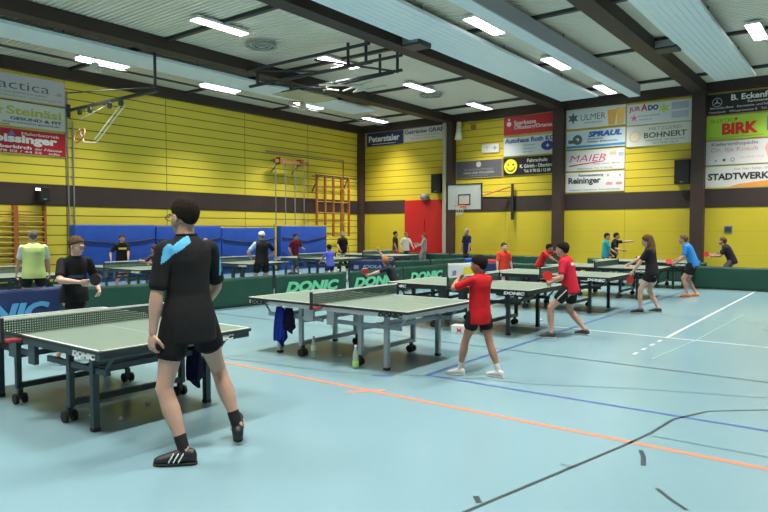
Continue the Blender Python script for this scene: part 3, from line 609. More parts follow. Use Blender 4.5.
surround((-14.5, 16.85), (-13.2, 17.75), bm_, 'navy surround with small white lettering in front of the bald man in black', [('t', 'JOOLA', .02, .40, .15, .44, mat('print_pale', (.30, .38, .55), .5), .006), ('r', -.38, .33, -.27, .46, mat('print_pale', (.30, .38, .55), .5))])
surround((-12.7, 17.15), (-12.2, 18.5), gm, 'green surround behind the server and below the red door', [('t', 'DONIC', .2, .33, .28, .6, mint, .02)])
surround((-12.2, 18.55), (-11.9, 20.4), gm, 'green surround with mint lettering below the basketball board', [D])
surround((-8.3, 23.0), (-6.0, 23.0), gm, 'far green surround behind the cyan shirt', [D])
surround((-6.0, 22.4), (-4.2, 22.2), gm, 'far green surround behind the farthest right table')
surround((-4.15, 20.02), (-1.95, 20.0), gm, 'long green surround at the right edge in front of the bent player')
surround((-1.93, 20.0), (.3, 19.9), gm, 'green surround outside the right of the frame')
for k in range(4): surround((-19.2 + 2.35 * k, 23.6), (-16.88 + 2.35 * k, 23.6), gm, ('dark green surround along the back wall in the far left corner', 'dark green surround along the back wall below the red door', 'dark green surround along the back wall behind the standing man in navy', 'dark green surround along the back wall behind the girl in orange-red')[k])

# ---------------------------------------------------------------- people
VX = .012
skin = mat('skin', (.52, .29, .20), .5, var=.08, vscale=8); skin_t = mat('skin_tan', (.36, .18, .11), .5, var=.08, vscale=8); skin_p = mat('skin_pale', (.60, .37, .28), .5, var=.08, vscale=8)
def cloth(name, c, rough=.8): return mat(name, c, rough, spec=.2, bump=.5, bscale=9, var=.12, vscale=6)
def remesh(bm, vox, smooth=4, fac=.5):
    me = bpy.data.meshes.new('tmp'); bm.normal_update(); bm.to_mesh(me); bm.free(); o = bpy.data.objects.new('tmp', me); C.objects.link(o)
    a = o.modifiers.new('r', 'REMESH'); a.mode = 'VOXEL'; a.voxel_size = vox
    s = o.modifiers.new('s', 'SMOOTH'); s.iterations = smooth; s.factor = fac
    dg = bpy.context.evaluated_depsgraph_get(); m2 = bpy.data.meshes.new_from_object(o.evaluated_get(dg)); bpy.data.objects.remove(o); bpy.data.meshes.remove(me)
    return m2
def put(name, me, mats, parent, scale, mask=None):
    me.materials.clear()
    for m in mats: me.materials.append(m)
    if mask:
        for p in me.polygons: p.material_index = mask(p.center)
    for v in me.vertices: v.co = v.co * scale
    for p in me.polygons: p.use_smooth = True
    me.name = name; o = bpy.data.objects.new(name, me); C.objects.link(o); o.parent = parent; return o
def ik(a, t, l1, l2, pole):
    a, t, pole = Vector(a), Vector(t), Vector(pole); d = t - a; L = d.length
    if L > (l1 + l2) * .998: t = a + d.normalized() * (l1 + l2) * .998; d = t - a; L = d.length
    L = max(L, abs(l1 - l2) + .02); u = d.normalized(); k = (l1 * l1 - l2 * l2 + L * L) / (2 * L); hgt = math.sqrt(max(0, l1 * l1 - k * k))
    p = pole - u * pole.dot(u); p = p.normalized() if p.length > 1e-6 else Vector((0, 1, 0))
    return a + u * k + p * hgt, t
def seglimb(bm, a, b, rad, n=14, flat=1.0, side=None):
    a, b = Vector(a), Vector(b); d = (b - a).normalized(); s = side or (Vector((1, 0, 0)) if abs(d.x) < .8 else Vector((0, 1, 0))); u = (s - d * s.dot(d)).normalized(); v = d.cross(u); k = len(rad) - 1
    rs = []
    for i, r in enumerate(rad): c = a.lerp(b, i / k); rs.append((c, u * r, v * r * flat))
    e0 = (a - d * rad[0] * .45, u * rad[0] * .6, v * rad[0] * .6 * flat); e1 = (b + d * rad[-1] * .45, u * rad[-1] * .6, v * rad[-1] * .6 * flat)
    return rings(bm, [e0] + rs + [e1], n)
def person(label, pos, face, H, feet, rh=(.24, .1, .82), lh=(-.24, .1, .82), lean=0, twist=0, drop=0, shift=(0, 0), head=(0, 0), hair='short', hairc=(.04, .022, .012), top=(.015, .015, .017), bottom=(.012, .012, .014),
           shoe=(.5, .5, .5), sk=None, sleeve=.75, short=.55, vox=None, relb=(.5, -1, -.2), lelb=(-.5, -1, -.2), glasses=False, topmask=None, top2=None, fyaw=(0, 0), flift=(0, 0), fpitch=(0, 0), socks=None, curl=.6, grip=None, roll=0, sheight=.055, slouch=0, vest=None, side_stripe=None, shirt_len=0, group=None, bulk=1, back_text=None, hs=None):
    """figure built at 1.75 m and scaled; local +Y is where it faces. feet in world x,y"""
    s = H / 1.75; vox = vox or VX; sk = sk or skin; th = R(face)
    t = thing('person', label, 'person', (pos[0], pos[1], 0), th, group)
    def loc(p): dx, dy = p[0] - pos[0], p[1] - pos[1]; return (dx * cos(th) + dy * sin(th)) / s, (-dx * sin(th) + dy * cos(th)) / s
    fl = [loc(f) for f in feet]                          # left, right
    P = Vector((shift[0] / s + (fl[0][0] + fl[1][0]) / 2, shift[1] / s + (fl[0][1] + fl[1][1]) / 2, .93 - drop))
    # spine
    sp = []; c = P.copy(); tt = 0; st = .01
    def fr(q):
        g = min(1, max(0, (q + .08) / .36)); le = R(lean) * (.45 + .55 * g) + R(slouch) * g * g; tw = R(twist) * min(1, max(0, q / .42)); ro = R(roll) * g
        return Matrix.Rotation(tw, 3, 'Z') @ Matrix.Rotation(-le, 3, 'X') @ Matrix.Rotation(ro, 3, 'Y')
    up = [P.copy()]
    while tt < .60: up.append(up[-1] + fr(tt) @ Vector((0, 0, st))); tt += st
    dn0 = fr(0) @ Vector((0, 0, 1))
    def pt(q, x=0, y=0):
        if q < 0: base = P + dn0 * q
        else: i = q / st; j = min(int(i), len(up) - 2); base = up[j].lerp(up[j + 1], i - j)
        M = fr(q); return base + M @ Vector((x, y, 0)), M
    def tor(bm, prof, grow=0):
        rs = []
        for q, rx, ry, yo in prof:
            c, M = pt(q, 0, yo); bk = bulk if q > .1 else max(1, bulk); rs.append((c, M @ Vector((rx * bk + grow, 0, 0)), M @ Vector((0, ry * bk + grow, 0))))
        return rings(bm, rs, 22)
    bm = bmesh.new()
    tor(bm, [(-.13, .07, .06, 0), (-.10, .135, .10, 0), (-.03, .165, .115, -.005), (.06, .155, .108, 0), (.16, .135, .098, .0), (.26, .148, .105, .0), (.36, .168, .112, -.005), (.43, .172, .10, -.01), (.47, .14, .08, -.01), (.50, .085, .062, -.008), (.52, .06, .056, 0), (.56, .054, .055, .008)])
    sh = {}
    for sd in (-1, 1): sh[sd] = pt(.44, sd * .182 * (.5 + .5 * bulk), -.01)[0]
    elb, wr = {}, {}
    for sd, h, ep in ((-1, lh, lelb), (1, rh, relb)):
        elb[sd], wr[sd] = ik(sh[sd], Vector(h) / s, .285, .25, ep)
        ell(bm, sh[sd] - Vector((sd * .008, 0, 0)), (.050, .050, .050), sub=2)
        seglimb(bm, sh[sd], elb[sd], [.048, .048, .045, .041, .039], 12)
        seglimb(bm, elb[sd], wr[sd], [.041, .043, .040, .033, .027, .025], 12)
    # legs
    hip, kn, an = {}, {}, {}
    for k, sd in ((0, -1), (1, 1)):
        hip[sd] = pt(-.03, sd * .088, 0)[0]; f = fl[k]; ft = Vector((f[0], f[1], .085 + flift[k] / s)); yw = R(fyaw[k])
        kn[sd], an[sd] = ik(hip[sd], ft, .43, .42, (-sin(yw) * .8 + sd * .1, cos(yw), .0))
        seglimb(bm, hip[sd], kn[sd], [.090, .088, .080, .070, .058, .054], 14)
        seglimb(bm, kn[sd], an[sd], [.053, .054, .058, .052, .041, .034, .033], 14)
        ell(bm, kn[sd], (.055, .057, .055), sub=2)
        d = Vector((-sin(yw), cos(yw), 0)); M = Matrix.Rotation(yw, 3, 'Z') @ Matrix.Rotation(-R(fpitch[k]), 3, 'X')
        tube(bm, [an[sd] + M @ Vector(q) for q in ((0, 0, .02), (0, .02, -.03), (0, .08, -.05))], [.034, .036, .03], 10)
    # head
    N, Mn = pt(.555, 0, .008); hy, hp = R(head[0]), R(head[1]); MH = Matrix.Rotation(R(twist) * .0 + hy, 3, 'Z') @ Matrix.Rotation(-hp, 3, 'X')
    O = N + (Mn @ Vector((0, 0, 1)) * .4 + MH @ Vector((0, .1, 1)) * .6).normalized() * .094
    tube(bm, [pt(.48)[0], N, O + MH @ Vector((0, -.02, -.03))], [.062, .056, .052], 14)
    hs = hs or min(1.16, max(1.05, 1.05 + (1.75 - H) * .3)); MH = MH * hs
    hp_ = lambda x, y, z: O + MH @ Vector((x, y, z))
    ell(bm, hp_(0, -.012, .03), (.073, .092, .082), MH); ell(bm, hp_(0, .028, -.03), (.061, .064, .075), MH); ell(bm, hp_(0, .048, -.08), (.038, .04, .028), MH, 2)
    ell(bm, hp_(0, .092, -.022), (.011, .018, .022), MH, 2); ell(bm, hp_(0, .098, -.034), (.015, .014, .011), MH, 2); ell(bm, hp_(0, .082, .018), (.045, .014, .010), MH, 2)
    for sd in (-1, 1): ell(bm, hp_(sd * .074, -.004, -.015), (.010, .020, .031), MH, 2)
    ell(bm, hp_(0, .086, -.058), (.024, .012, .008), MH, 2)
    # hands
    hands = {}
    for sd in (-1, 1):
        d = (wr[sd] - elb[sd]).normalized(); side = Vector((-sd, 0, 0)); pn = (side - d * side.dot(d)); pn = pn.normalized() if pn.length > .1 else Vector((0, 0, -1)); ac = d.cross(pn) * sd   # ac: across the palm
        if grip and grip == sd: d = (d * .9 + Vector((0, .1, .1))).normalized()
        M = Matrix((ac, d, pn)).transposed(); w0 = wr[sd]; cu = .9 if grip == sd else curl
        ell(bm, w0 + d * .045, (.040, .052, .016), M, 2); hands[sd] = (w0 + d * .075 + pn * .022, d, pn, ac)
        for i, (ox, ln_) in enumerate(((-.030, .068), (-.010, .078), (.010, .073), (.028, .058))):
            b0 = w0 + d * .082 + ac * ox; d1 = (d * cos(cu) + pn * sin(cu)).normalized(); d2 = (d * cos(2.1 * cu) + pn * sin(2.1 * cu)).normalized(); d3 = (d * cos(2.9 * cu) + pn * sin(2.9 * cu)).normalized()
            p1 = b0 + d1 * ln_ * .45; p2 = p1 + d2 * ln_ * .32; p3 = p2 + d3 * ln_ * .25
            tube(bm, [w0 + d * .04 + ac * ox * .8, b0, p1, p2, p3], [.010, .0100, .0095, .0088, .0075], 8)
        q0 = w0 + d * .02 - ac * .028 ; q1 = q0 + (d * .55 - ac * .65 + pn * .4).normalized() * .04; q2 = q1 + (d * .75 - ac * .1 + pn * .7).normalized() * .035; q3 = q2 + (d * .7 + ac * .3 + pn * .6).normalized() * .025
        tube(bm, [q0, q1, q2, q3], [.013, .0125, .011, .009], 8)
    put('body', remesh(bm, vox * .72, 2), [sk], t, s)
    # shirt
    tm = cloth('cloth_%02x%02x%02x' % tuple(int(c * 255) for c in top), top); bm = bmesh.new(); L = shirt_len
    tor(bm, [(-.10 - L, .176, .126, -.002), (-.05, .174, .126, -.004), (.04, .164, .120, 0), (.14, .156, .114, .0), (.26, .156, .116, .0), (.36, .170, .118, -.006), (.43, .172, .104, -.01), (.475, .140, .086, -.01), (.505, .088, .068, -.008), (.525, .066, .062, 0)], .014)
    for sd in (-1, 1):
        ell(bm, sh[sd] - Vector((sd * .006, 0, 0)), (.060, .060, .060), sub=2); e = sh[sd].lerp(elb[sd], sleeve); dd = (e - sh[sd]).normalized()
        seglimb(bm, sh[sd], e, [.058, .058, .058, .059, .061], 14)
    so = put('shirt', remesh(bm, vox, 5), [tm] + ([cloth('cloth_%02x%02x%02x' % tuple(int(c * 255) for c in top2), top2)] if top2 else []), t, s, topmask)
    # collar
    cN, cM = pt(.525); obj_c = bmesh.new(); tube(obj_c, [(cN + cM @ Vector((.066 * cos(a * pi / 8), .064 * sin(a * pi / 8), .004 + (.0 if sin(a * pi / 8) < .3 else -.015))) ) for a in range(17)], .011, 6)
    put('collar', remesh(obj_c, .008, 2), [tm], t, s)
    # shorts
    bt = cloth('cloth_%02x%02x%02x' % tuple(int(c * 255) for c in bottom), bottom); bm = bmesh.new()
    tor(bm, [(-.12, .125, .100, 0), (-.08, .160, .118, -.005), (-.02, .168, .122, -.006), (.05, .158, .112, 0), (.10, .142, .10, 0)], .008)
    for sd in (-1, 1):
        e = hip[sd].lerp(kn[sd], short) if short <= 1 else kn[sd]; seglimb(bm, hip[sd] + Vector((-sd * .012, 0, .05)), e, [.096, .102, .102, .100, .098], 16)
        if short > 1: seglimb(bm, kn[sd], kn[sd].lerp(an[sd], short - 1), [.075, .072, .066, .060], 14)
    put('shorts' if short <= 1 else 'trousers', remesh(bm, vox, 4), [bt] , t, s)
    if side_stripe:
        for sd in (-1, 1):
            bm = bmesh.new(); e = hip[sd].lerp(kn[sd], short * .95)
            o_ = Vector((sd * .098, 0, 0)); tube(bm, [hip[sd] + o_ + Vector((0, .01, 0)), e + o_ + Vector((0, .01, 0))], .014, 6)
            put('side_stripe', remesh(bm, .008, 1), [cloth('stripe_w', side_stripe)], t, s)
    # shoes
    sm_ = mat('shoe_%02x%02x%02x' % tuple(int(c * 255) for c in shoe), shoe, .5); sole = mat('shoe_sole', (.6, .6, .58), .6)
    for k, sd in ((0, -1), (1, 1)):
        M = Matrix.Rotation(R(fyaw[k]), 3, 'Z') @ Matrix.Rotation(-R(fpitch[k]), 3, 'X'); base = an[sd] + M @ Vector((0, 0, -.085))
        bm = bmesh.new(); rs = []
        for y, wd, hh in ((-.072, .022, .06), (-.06, .034, .085), (-.02, .039, .10), (.03, .041, .098), (.08, .046, .075), (.13, .048, .058), (.17, .040, .045), (.195, .022, .032)):
            rs.append((base + M @ Vector((0, y, .012 + hh / 2)), M @ Vector((wd, 0, 0)), M @ Vector((0, 0, hh / 2))))
        rings(bm, rs, 14); so_ = put('shoe', remesh(bm, .009, 2), [sm_], t, s)
        bm = bmesh.new(); rs = [(base + M @ Vector((0, y, .011)), M @ Vector((wd, 0, 0)), M @ Vector((0, 0, .011))) for y, wd in ((-.078, .02), (-.06, .036), (0, .040), (.08, .049), (.13, .051), (.175, .040), (.2, .02))]
        rings(bm, rs, 12); put('sole', remesh(bm, .008, 1), [sole if shoe != (.012, .012, .013) else rubber], so_, s)
        if shoe == (.012, .012, .013):
            for q in (-.0, .03, .06):
                for x in (-1, 1): 
                    bm = bmesh.new(); tube(bm, [base + M @ Vector((x * .046, q + .035, .025)), base + M @ Vector((x * .040, q, .085))], .006, 5); put('shoe_stripe', remesh(bm, .005, 0), [white], so_, s)
        if socks:
            hgt = .11; e = an[sd].lerp(kn[sd], hgt / .42); bm = bmesh.new(); seglimb(bm, an[sd] - Vector((0, 0, .02)), e, [.038, .038, .040, .041], 12)
            put('sock', remesh(bm, .008, 1), [cloth('sock_%02x' % int(socks[0] * 255), socks)], t, s)
    # hair
    def hairball(thr, grow, slope=.75, lowback=0, col_=hairc):
        bm = bmesh.new(); g = bmesh.ops.create_icosphere(bm, subdivisions=4, radius=1)
        for v in g['verts']:
            n = v.co.copy(); x, y, z = n.x * .073, -.012 + n.y * .092, .03 + n.z * .082
            on = z > thr + slope * y; f = 1 + grow / .08 if on else .90
            j = 1 + (.03 * sin(41 * n.x + 7) * sin(37 * n.y) + .02 * sin(60 * n.z + 31 * n.x)) * (1 if on else 0)
            v.co = hp_(n.x * .073 * f * j, -.012 + n.y * .092 * f * j, .03 + n.z * .082 * f * j)
        if lowback >= 0: ell(bm, hp_(0, -.052, -.012 if grow > .008 else .0), (.057, .045 + grow * .6, .056), MH, 3)
        return bm
    hm = mat('hair_%02x%02x%02x' % tuple(int(c * 255) for c in hairc), hairc, .85, spec=.15, bump=1, bscale=120, var=.35, vscale=40)
    if hair == 'short': put('hair', remesh(hairball(.012, .013, .68), .009, 1), [hm], t, s)
    if hair == 'crop': put('hair', remesh(hairball(.008, .007, .8), .009, 1), [hm], t, s)
    if hair == 'mop': put('hair', remesh(hairball(.004, .015, .62), .009, 1), [hm], t, s)
    if hair == 'bald': put('hair', remesh(hairball(-.0, .004, 1.1), .009, 1), [hm], t, s)
    if hair == 'cap':
        put('hair', remesh(hairball(-.01, .006, .8), .009, 1), [hm], t, s)
        c_ = put('cap', remesh(hairball(.03, .014, .25, -1), .009, 2), [cloth('cap_cloth', (.62, .64, .62))], t, s)
        bm = bmesh.new(); ell(bm, hp_(0, .10, .045), (.06, .06, .008), MH, 3); put('cap_peak', remesh(bm, .008, 1), [MATS['cap_cloth']], c_, s)
    if hair == 'long':
        bm = hairball(-.01, .02, .7)
        rnd = random.Random(3)
        for k in range(22):
            a = pi * (1.02 + .96 * k / 21); x0, y0 = .075 * cos(a), -.02 + .09 * sin(a); ln_ = rnd.uniform(.26, .40); pts = []
            for q in range(9):
                f = q / 8; pts.append(hp_(x0 * (1 + .5 * f), y0 - .03 * f, .03 - .12 * f) + Vector((.014 * sin(q * 1.9 + k), .014 * cos(q * 1.6 + k) - .02 * f, -ln_ * f * .8)))
            tube(bm, pts, [.016, .022, .025, .026, .026, .024, .02, .015, .006], 8)
        put('hair', remesh(bm, .009, 1), [hm], t, s)
    for sd in (-1, 1):
        e = put('eye', remesh(ell(bmesh.new(), hp_(sd * .028, .078, .0), (.012, .010, .008), MH, 3), .004, 0), [mat('eye_white', (.7, .68, .65), .3)], t, s)
        bm = bmesh.new(); ell(bm, hp_(sd * .028, .0865, .0), (.0055, .003, .0055), MH, 2); put('pupil', remesh(bm, .002, 0), [mat('eye_dark', (.03, .02, .015), .2)], e, s)
        bm = bmesh.new(); ell(bm, hp_(sd * .03, .088, .021), (.018, .006, .004), MH, 2); put('eyebrow', remesh(bm, .003, 0), [hm], t, s)
    bm = bmesh.new(); ell(bm, hp_(0, .0955, -.058), (.022, .005, .005), MH, 2); put('mouth', remesh(bm, .003, 0), [mat('lips', (.35, .12, .10), .5)], t, s)
    if glasses:
        bm = bmesh.new()
        for sd in (-1, 1):
            tube(bm, [hp_(sd * .032 + .026 * cos(a * pi / 8), .102, .0 + .018 * sin(a * pi / 8)) for a in range(17)], .0035, 6); tube(bm, [hp_(sd * .058, .10, .004), hp_(sd * .076, .04, .004), hp_(sd * .078, -.02, -.0)], .003, 5)
        tube(bm, [hp_(-.008, .104, .002), hp_(.008, .104, .002)], .003, 5); put('glasses', remesh(bm, .003, 0), [edgek], t, s)
    t['_s'] = s
    return dict(root=t, s=s, hands=hands, th=th, head=(O, MH), pt=pt, shirt=so)
def world(Pn, v): return Matrix.Rotation(Pn['th'], 3, 'Z') @ (v * Pn['s']) + Vector(Pn['root'].location)
padw = mat('paddle_wood', (.45, .26, .12), .5); padr = mat('paddle_red', (.62, .02, .02), .45); padk = mat('paddle_black', (.015, .015, .015), .5)
def paddle(Pn, sd, label, m1, m2, up=(0, 0, 1), dirw=None):
    h, d, pn, ac = Pn['hands'][sd]; o = world(Pn, h); Mz = Matrix.Rotation(Pn['th'], 3, 'Z')
    d = (Vector(dirw) if dirw else Mz @ d).normalized(); n = Vector(up); n = (n - d * n.dot(d)).normalized(); x = d.cross(n); M = Matrix((x, d, n)).transposed().to_4x4(); M.translation = o
    t = bpy.data.objects.new('table_tennis_paddle', None); C.objects.link(t); t.matrix_world = M; tag(t, label, 'paddle', 'paddles held by players')
    bm = bmesh.new(); box(bm, -.014, .014, -.05, .05, -.011, .011, bev=.004); obj('handle', bm, padw, t)
    def blade(z0, z1, r=.076):
        bm = bmesh.new(); n_ = 24; a = [bm.verts.new((r * sin(2 * pi * k / n_), .125 - 1.04 * r * cos(2 * pi * k / n_), z0)) for k in range(n_)]; b = [bm.verts.new((v.co.x, v.co.y, z1)) for v in a]
        bm.faces.new(a[::-1]); bm.faces.new(b)
        for k in range(n_): bm.faces.new((a[k], a[(k + 1) % n_], b[(k + 1) % n_], b[k]))
        bmesh.ops.recalc_face_normals(bm, faces=bm.faces[:]); return bm
    obj('blade', blade(-.003, .003), padw, t); obj('rubber_sheet', blade(.003, .007, .075), m1, t); obj('rubber_sheet', blade(-.007, -.003, .075), m2, t)
    return t
# ---- the big man in the foreground, seen from behind
def fgmask(c):
    return 1 if (c.x < -.05 and c.z > 1.27 + (c.x + .26) * .70 and c.y < .03) or (c.x > .20 and 1.0 < c.z < 1.31 and c.y < .06) else 0
fg = person('tall man in black shirt with light blue shoulder, seen from behind in the foreground', (-3.98, 2.92), 88, 2.0, [(-3.94, 2.76), (-3.98, 3.28)], lh=(-.32, .10, .94), rh=(.22, .32, 1.04),
     lelb=(-.8, -.6, 0), relb=(.9, -.6, -.3), lean=2, head=(4, 4), hair='crop', hairc=(.022, .014, .010), top=(.012, .012, .013), top2=(.10, .42, .68), topmask=fgmask, bottom=(.008, .008, .009), shoe=(.012, .012, .013), socks=(.02, .02, .022),
     fyaw=(44, -34), flift=(0, .05), fpitch=(0, -28), vox=.0095, sleeve=.85, short=.50, grip=1, shift=(-.13, .10), bulk=.87, hs=1.08, sk=mat('skin_fg', (.50, .30, .22), .5, var=.08, vscale=8), glasses=True, shirt_len=.07)
paddle(fg, 1, 'paddle hidden in front of the tall black-shirted man', padr, padk)
# ---- his opponent in glasses
gl = person('young man with glasses in a black shirt holding a black paddle, behind the foreground net', (-8.18, 4.06), -96, 1.70, [(-8.22, 3.88), (-8.12, 4.3)], rh=(.02, .34, 1.05), lh=(-.26, .22, .93), relb=(1, -.4, -.3), lean=8, head=(26, 12), bulk=.86, hair='short', hairc=(.12, .07, .035), glasses=True,
     top=(.014, .014, .016), bottom=(.010, .010, .012), shoe=(.05, .05, .06), grip=1, sk=skin_p, vox=.011, drop=.03, top2=(.05, .08, .16), topmask=lambda c: 1 if c.y > .08 and .08 > c.x > -.12 and 1.12 < c.z < 1.16 else 0)
paddle(gl, 1, 'black paddle held by the young man in glasses', padk, padk, up=(.6, -.8, .1), dirw=(.55, .3, .15))
# ---- right row, near players
p = person('boy in a red polo and black shorts waiting at the light-framed table', (-3.60, 6.55), 78, 1.44, [(-3.82, 6.44), (-3.41, 6.62)], lh=(-.14, .24, 1.13), rh=(.10, .27, 1.08), lelb=(-1, .1, -.7), relb=(.8, -.2, -.8), head=(20, 6), hair='mop', hairc=(.014, .010, .008),
     top=(.50, .012, .018), bottom=(.012, .012, .014), shoe=(.62, .62, .60), sk=skin_t, socks=(.6, .58, .56), fyaw=(25, 10), sleeve=.8, short=.5, shirt_len=.08, vox=.011)
p = person('player in a red shirt leaning forward with a red paddle', (-3.80, 9.85), 96, 1.66, [(-4.0, 9.53), (-3.68, 10.14)], rh=(.20, .36, .90), lh=(-.20, .28, .86), relb=(.6, -.3, -.9), lelb=(-.6, -.3, -.9), lean=14, drop=.10, head=(-6, 4), hair='short', hairc=(.02, .014, .01), shift=(0, -.02),
     top=(.50, .015, .035), bottom=(.012, .012, .014), shoe=(.05, .045, .05), side_stripe=(.5, .5, .5), fyaw=(10, -15), grip=-1, top2=(.6, .5, .52), topmask=lambda c: 1 if c.y < .02 and 1.20 < c.z < 1.25 and abs(c.x) < .11 else 0, vox=.011)
paddle(p, -1, 'red paddle in front of the leaning player in red', padr, padk, up=(.4, -.8, .2), dirw=(-.1, .1, .9))
p = person('girl with long wavy brown hair in black shirt and shorts', (-3.67, 13.62), 92, 1.66, [(-3.76, 13.48), (-3.50, 13.82)], rh=(.18, .40, .98), lh=(-.22, .30, .74), relb=(.6, -.6, -.5), lelb=(-.7, -.6, -.1), lean=10, drop=.02, head=(0, 6), hair='long', hairc=(.13, .075, .035), shift=(0, -.04),
     top=(.018, .016, .02), bottom=(.012, .012, .014), shoe=(.03, .03, .03), sk=skin_p, short=.45, grip=-1, bulk=.93, fyaw=(10, 0))
paddle(p, -1, 'red paddle hanging from the hand of the long-haired girl', padr, padk, up=(.2, -1, .1), dirw=(-.1, .1, -1))
p = person('boy in a bright blue shirt and orange shoes leaning over his table', (-3.64, 17.40), 94, 1.70, [(-3.70, 17.30), (-3.56, 17.60)], rh=(.16, .42, .90), lh=(-.18, .34, .86), relb=(.5, -.3, -.9), lelb=(-.5, -.3, -.9), lean=26, drop=.04, head=(0, 0), hair='short', hairc=(.16, .10, .05), shift=(0, -.02),
     top=(.03, .22, .60), bottom=(.015, .015, .02), shoe=(.80, .25, .05), fyaw=(8, -5), grip=-1, short=.6)
paddle(p, -1, 'dark red paddle held out by the boy in bright blue', padr, padk, up=(.5, -.8, .1), dirw=(-.6, .1, .4))
p = person('player in dark shirt bent low behind the green surround at right', (-3.48, 20.65), 94, 1.66, [(-3.5, 20.45), (-3.4, 20.9)], rh=(.16, .34, .95), lh=(-.10, .26, .93), relb=(.5, -.3, -.9), lelb=(-.5, -.2, -.9), lean=30, drop=.08, head=(0, -6), hair='short', hairc=(.14, .08, .04), shift=(0, -.2),
     top=(.025, .02, .03), bottom=(.10, .10, .12), shoe=(.3, .3, .3), grip=-1)
paddle(p, -1, 'red paddle of the bent player behind the green surround', padr, padk, up=(.3, -.9, .1), dirw=(-.8, .1, .3))
# ---- right row, far ends
p = person('child with a raised hand serving in front of the green surround', (-7.82, 10.38), 118, 1.32, [(-7.82, 10.22), (-7.82, 10.62)], rh=(.10, .34, 1.42), lh=(-.12, .42, .78), lelb=(-1, 0, -.4), relb=(.8, .3, .2), lean=30, drop=.12, head=(-70, 0), hair='short', hairc=(.42, .18, .07), shift=(0, -.1),
     top=(.02, .02, .028), bottom=(.02, .02, .03), shoe=(.3, .3, .3), grip=-1, sk=skin_p)
paddle(p, -1, 'red paddle of the serving child', padr, padk, up=(.6, -.8, .1), dirw=(.1, -.4, .4))
person('child in an orange-red shirt standing behind the tables', (-7.5, 14.75), -125, 1.40, [(-7.55, 14.6), (-7.4, 14.9)], hair='short', hairc=(.09, .05, .03), top=(.75, .06, .035), bottom=(.02, .02, .03), sk=skin_p, rh=(.22, .1, .62), lh=(-.22, .1, .62), group=None)
p = person('child in red and black bending to serve in front of the right-middle column', (-7.5, 17.3), -95, 1.50, [(-7.55, 17.1), (-7.45, 17.6)], lean=38, drop=.10, rh=(-.05, .42, .78), lh=(.0, .62, 1.12), lelb=(-.5, .2, -.4), relb=(.8, -.3, -.5), head=(10, 5), hair='mop', hairc=(.015, .012, .012), top=(.62, .03, .03), bottom=(.02, .02, .03), sk=skin_t,
     top2=(.02, .02, .025), topmask=lambda c: 1 if abs(c.x) > .17 and c.z > .9 else 0, shift=(0, -.15))
person('boy in a cyan shirt standing beside the farthest right table', (-7.15, 21.5), -70, 1.62, [(-7.25, 21.3), (-7.05, 21.7)], hair='short', hairc=(.015, .012, .012), top=(.03, .34, .40), bottom=(.012, .012, .015), rh=(.10, .34, .92), lh=(-.2, .2, .85), lean=4, head=(-30, 5))
person('boy in black stretching his arm to the right near the yellow back wall', (-7.15, 22.3), -85, 1.64, [(-7.2, 22.15), (-7.1, 22.5)], hair='short', hairc=(.03, .02, .015), top=(.014, .012, .016), bottom=(.012, .012, .015), lh=(-.10, .62, 1.30), rh=(.15, .35, 1.0), lelb=(-.3, .2, -.8), lean=10)
person('man with grey hair in a navy shirt standing below the basketball board', (-13.0, 22.4), 160, 1.78, [(-13.1, 22.4), (-12.9, 22.4)], hair='crop', hairc=(.25, .25, .25), top=(.012, .02, .05), bottom=(.012, .012, .02), sk=skin, top2=(.012, .02, .12), topmask=lambda c: 1 if c.x < -.08 and c.z < 1.35 else 0, short=1.9)
# ---- left court
person('man in a neon yellow vest over a white shirt, seen from behind at left', (-12.75, 5.62), 72, 1.74, [(-12.8, 5.42), (-12.72, 5.82)], hair='bald', hairc=(.16, .14, .13), top=(.62, .75, .28), bottom=(.014, .014, .016), shoe=(.5, .5, .5), rh=(.28, .16, .86), lh=(-.28, .16, .86), shirt_len=.05, short=.62, top2=(.62, .64, .62), topmask=lambda c: 1 if abs(c.x) > .20 and c.z > 1.0 else 0, bulk=1.12)
person('dark-haired player in a black shirt with a yellow print before the blue mats', (-17.0, 9.9), -110, 1.60, [(-17.05, 9.7), (-16.95, 10.1)], hair='short', hairc=(.10, .05, .03), top=(.014, .014, .016), bottom=(.02, .02, .025), top2=(.65, .65, .12), topmask=lambda c: 1 if c.y > .06 and abs(c.x) < .11 and 1.24 < c.z < 1.30 else 0, rh=(.32, .14, .86), lh=(-.10, .36, .86), lean=6, sk=skin)
p = person('brown-haired child leaning in from behind the big man, hand at the net', (-13.15, 8.55), 100, 1.40, [(-13.1, 8.4), (-13.1, 8.7)], hair='short', hairc=(.10, .04, .02), top=(.10, .05, .05), bottom=(.02, .02, .03), rh=(.1, .35, .92), lh=(-.12, .42, .98), lelb=(-.5, -.2, -.8), lean=18)
person('blond child beside the right shoulder of the big black-shirted man', (-17.0, 12.75), -105, 1.46, [(-17.05, 12.6), (-16.95, 12.9)], hair='short', hairc=(.50, .34, .15), top=(.10, .12, .3), bottom=(.02, .02, .03), rh=(.1, .34, .92), lh=(-.15, .38, .90), sk=skin_p, lean=10)
person('man in a pale cap and black shirt with light blue sleeve, seen from behind', (-12.55, 11.15), 66, 1.70, [(-12.62, 11.0), (-12.48, 11.35)], hair='cap', hairc=(.3, .28, .25), top=(.016, .016, .018), bottom=(.012, .012, .015), top2=(.35, .55, .68), topmask=lambda c: 1 if (c.x < -.15 and c.z > 1.15) else 0, rh=(.22, .14, .98), lh=(-.22, .14, .95), relb=(1, -.5, 0), lelb=(-1, -.5, 0), short=.62, bulk=1.0, shoe=(.5, .5, .5))
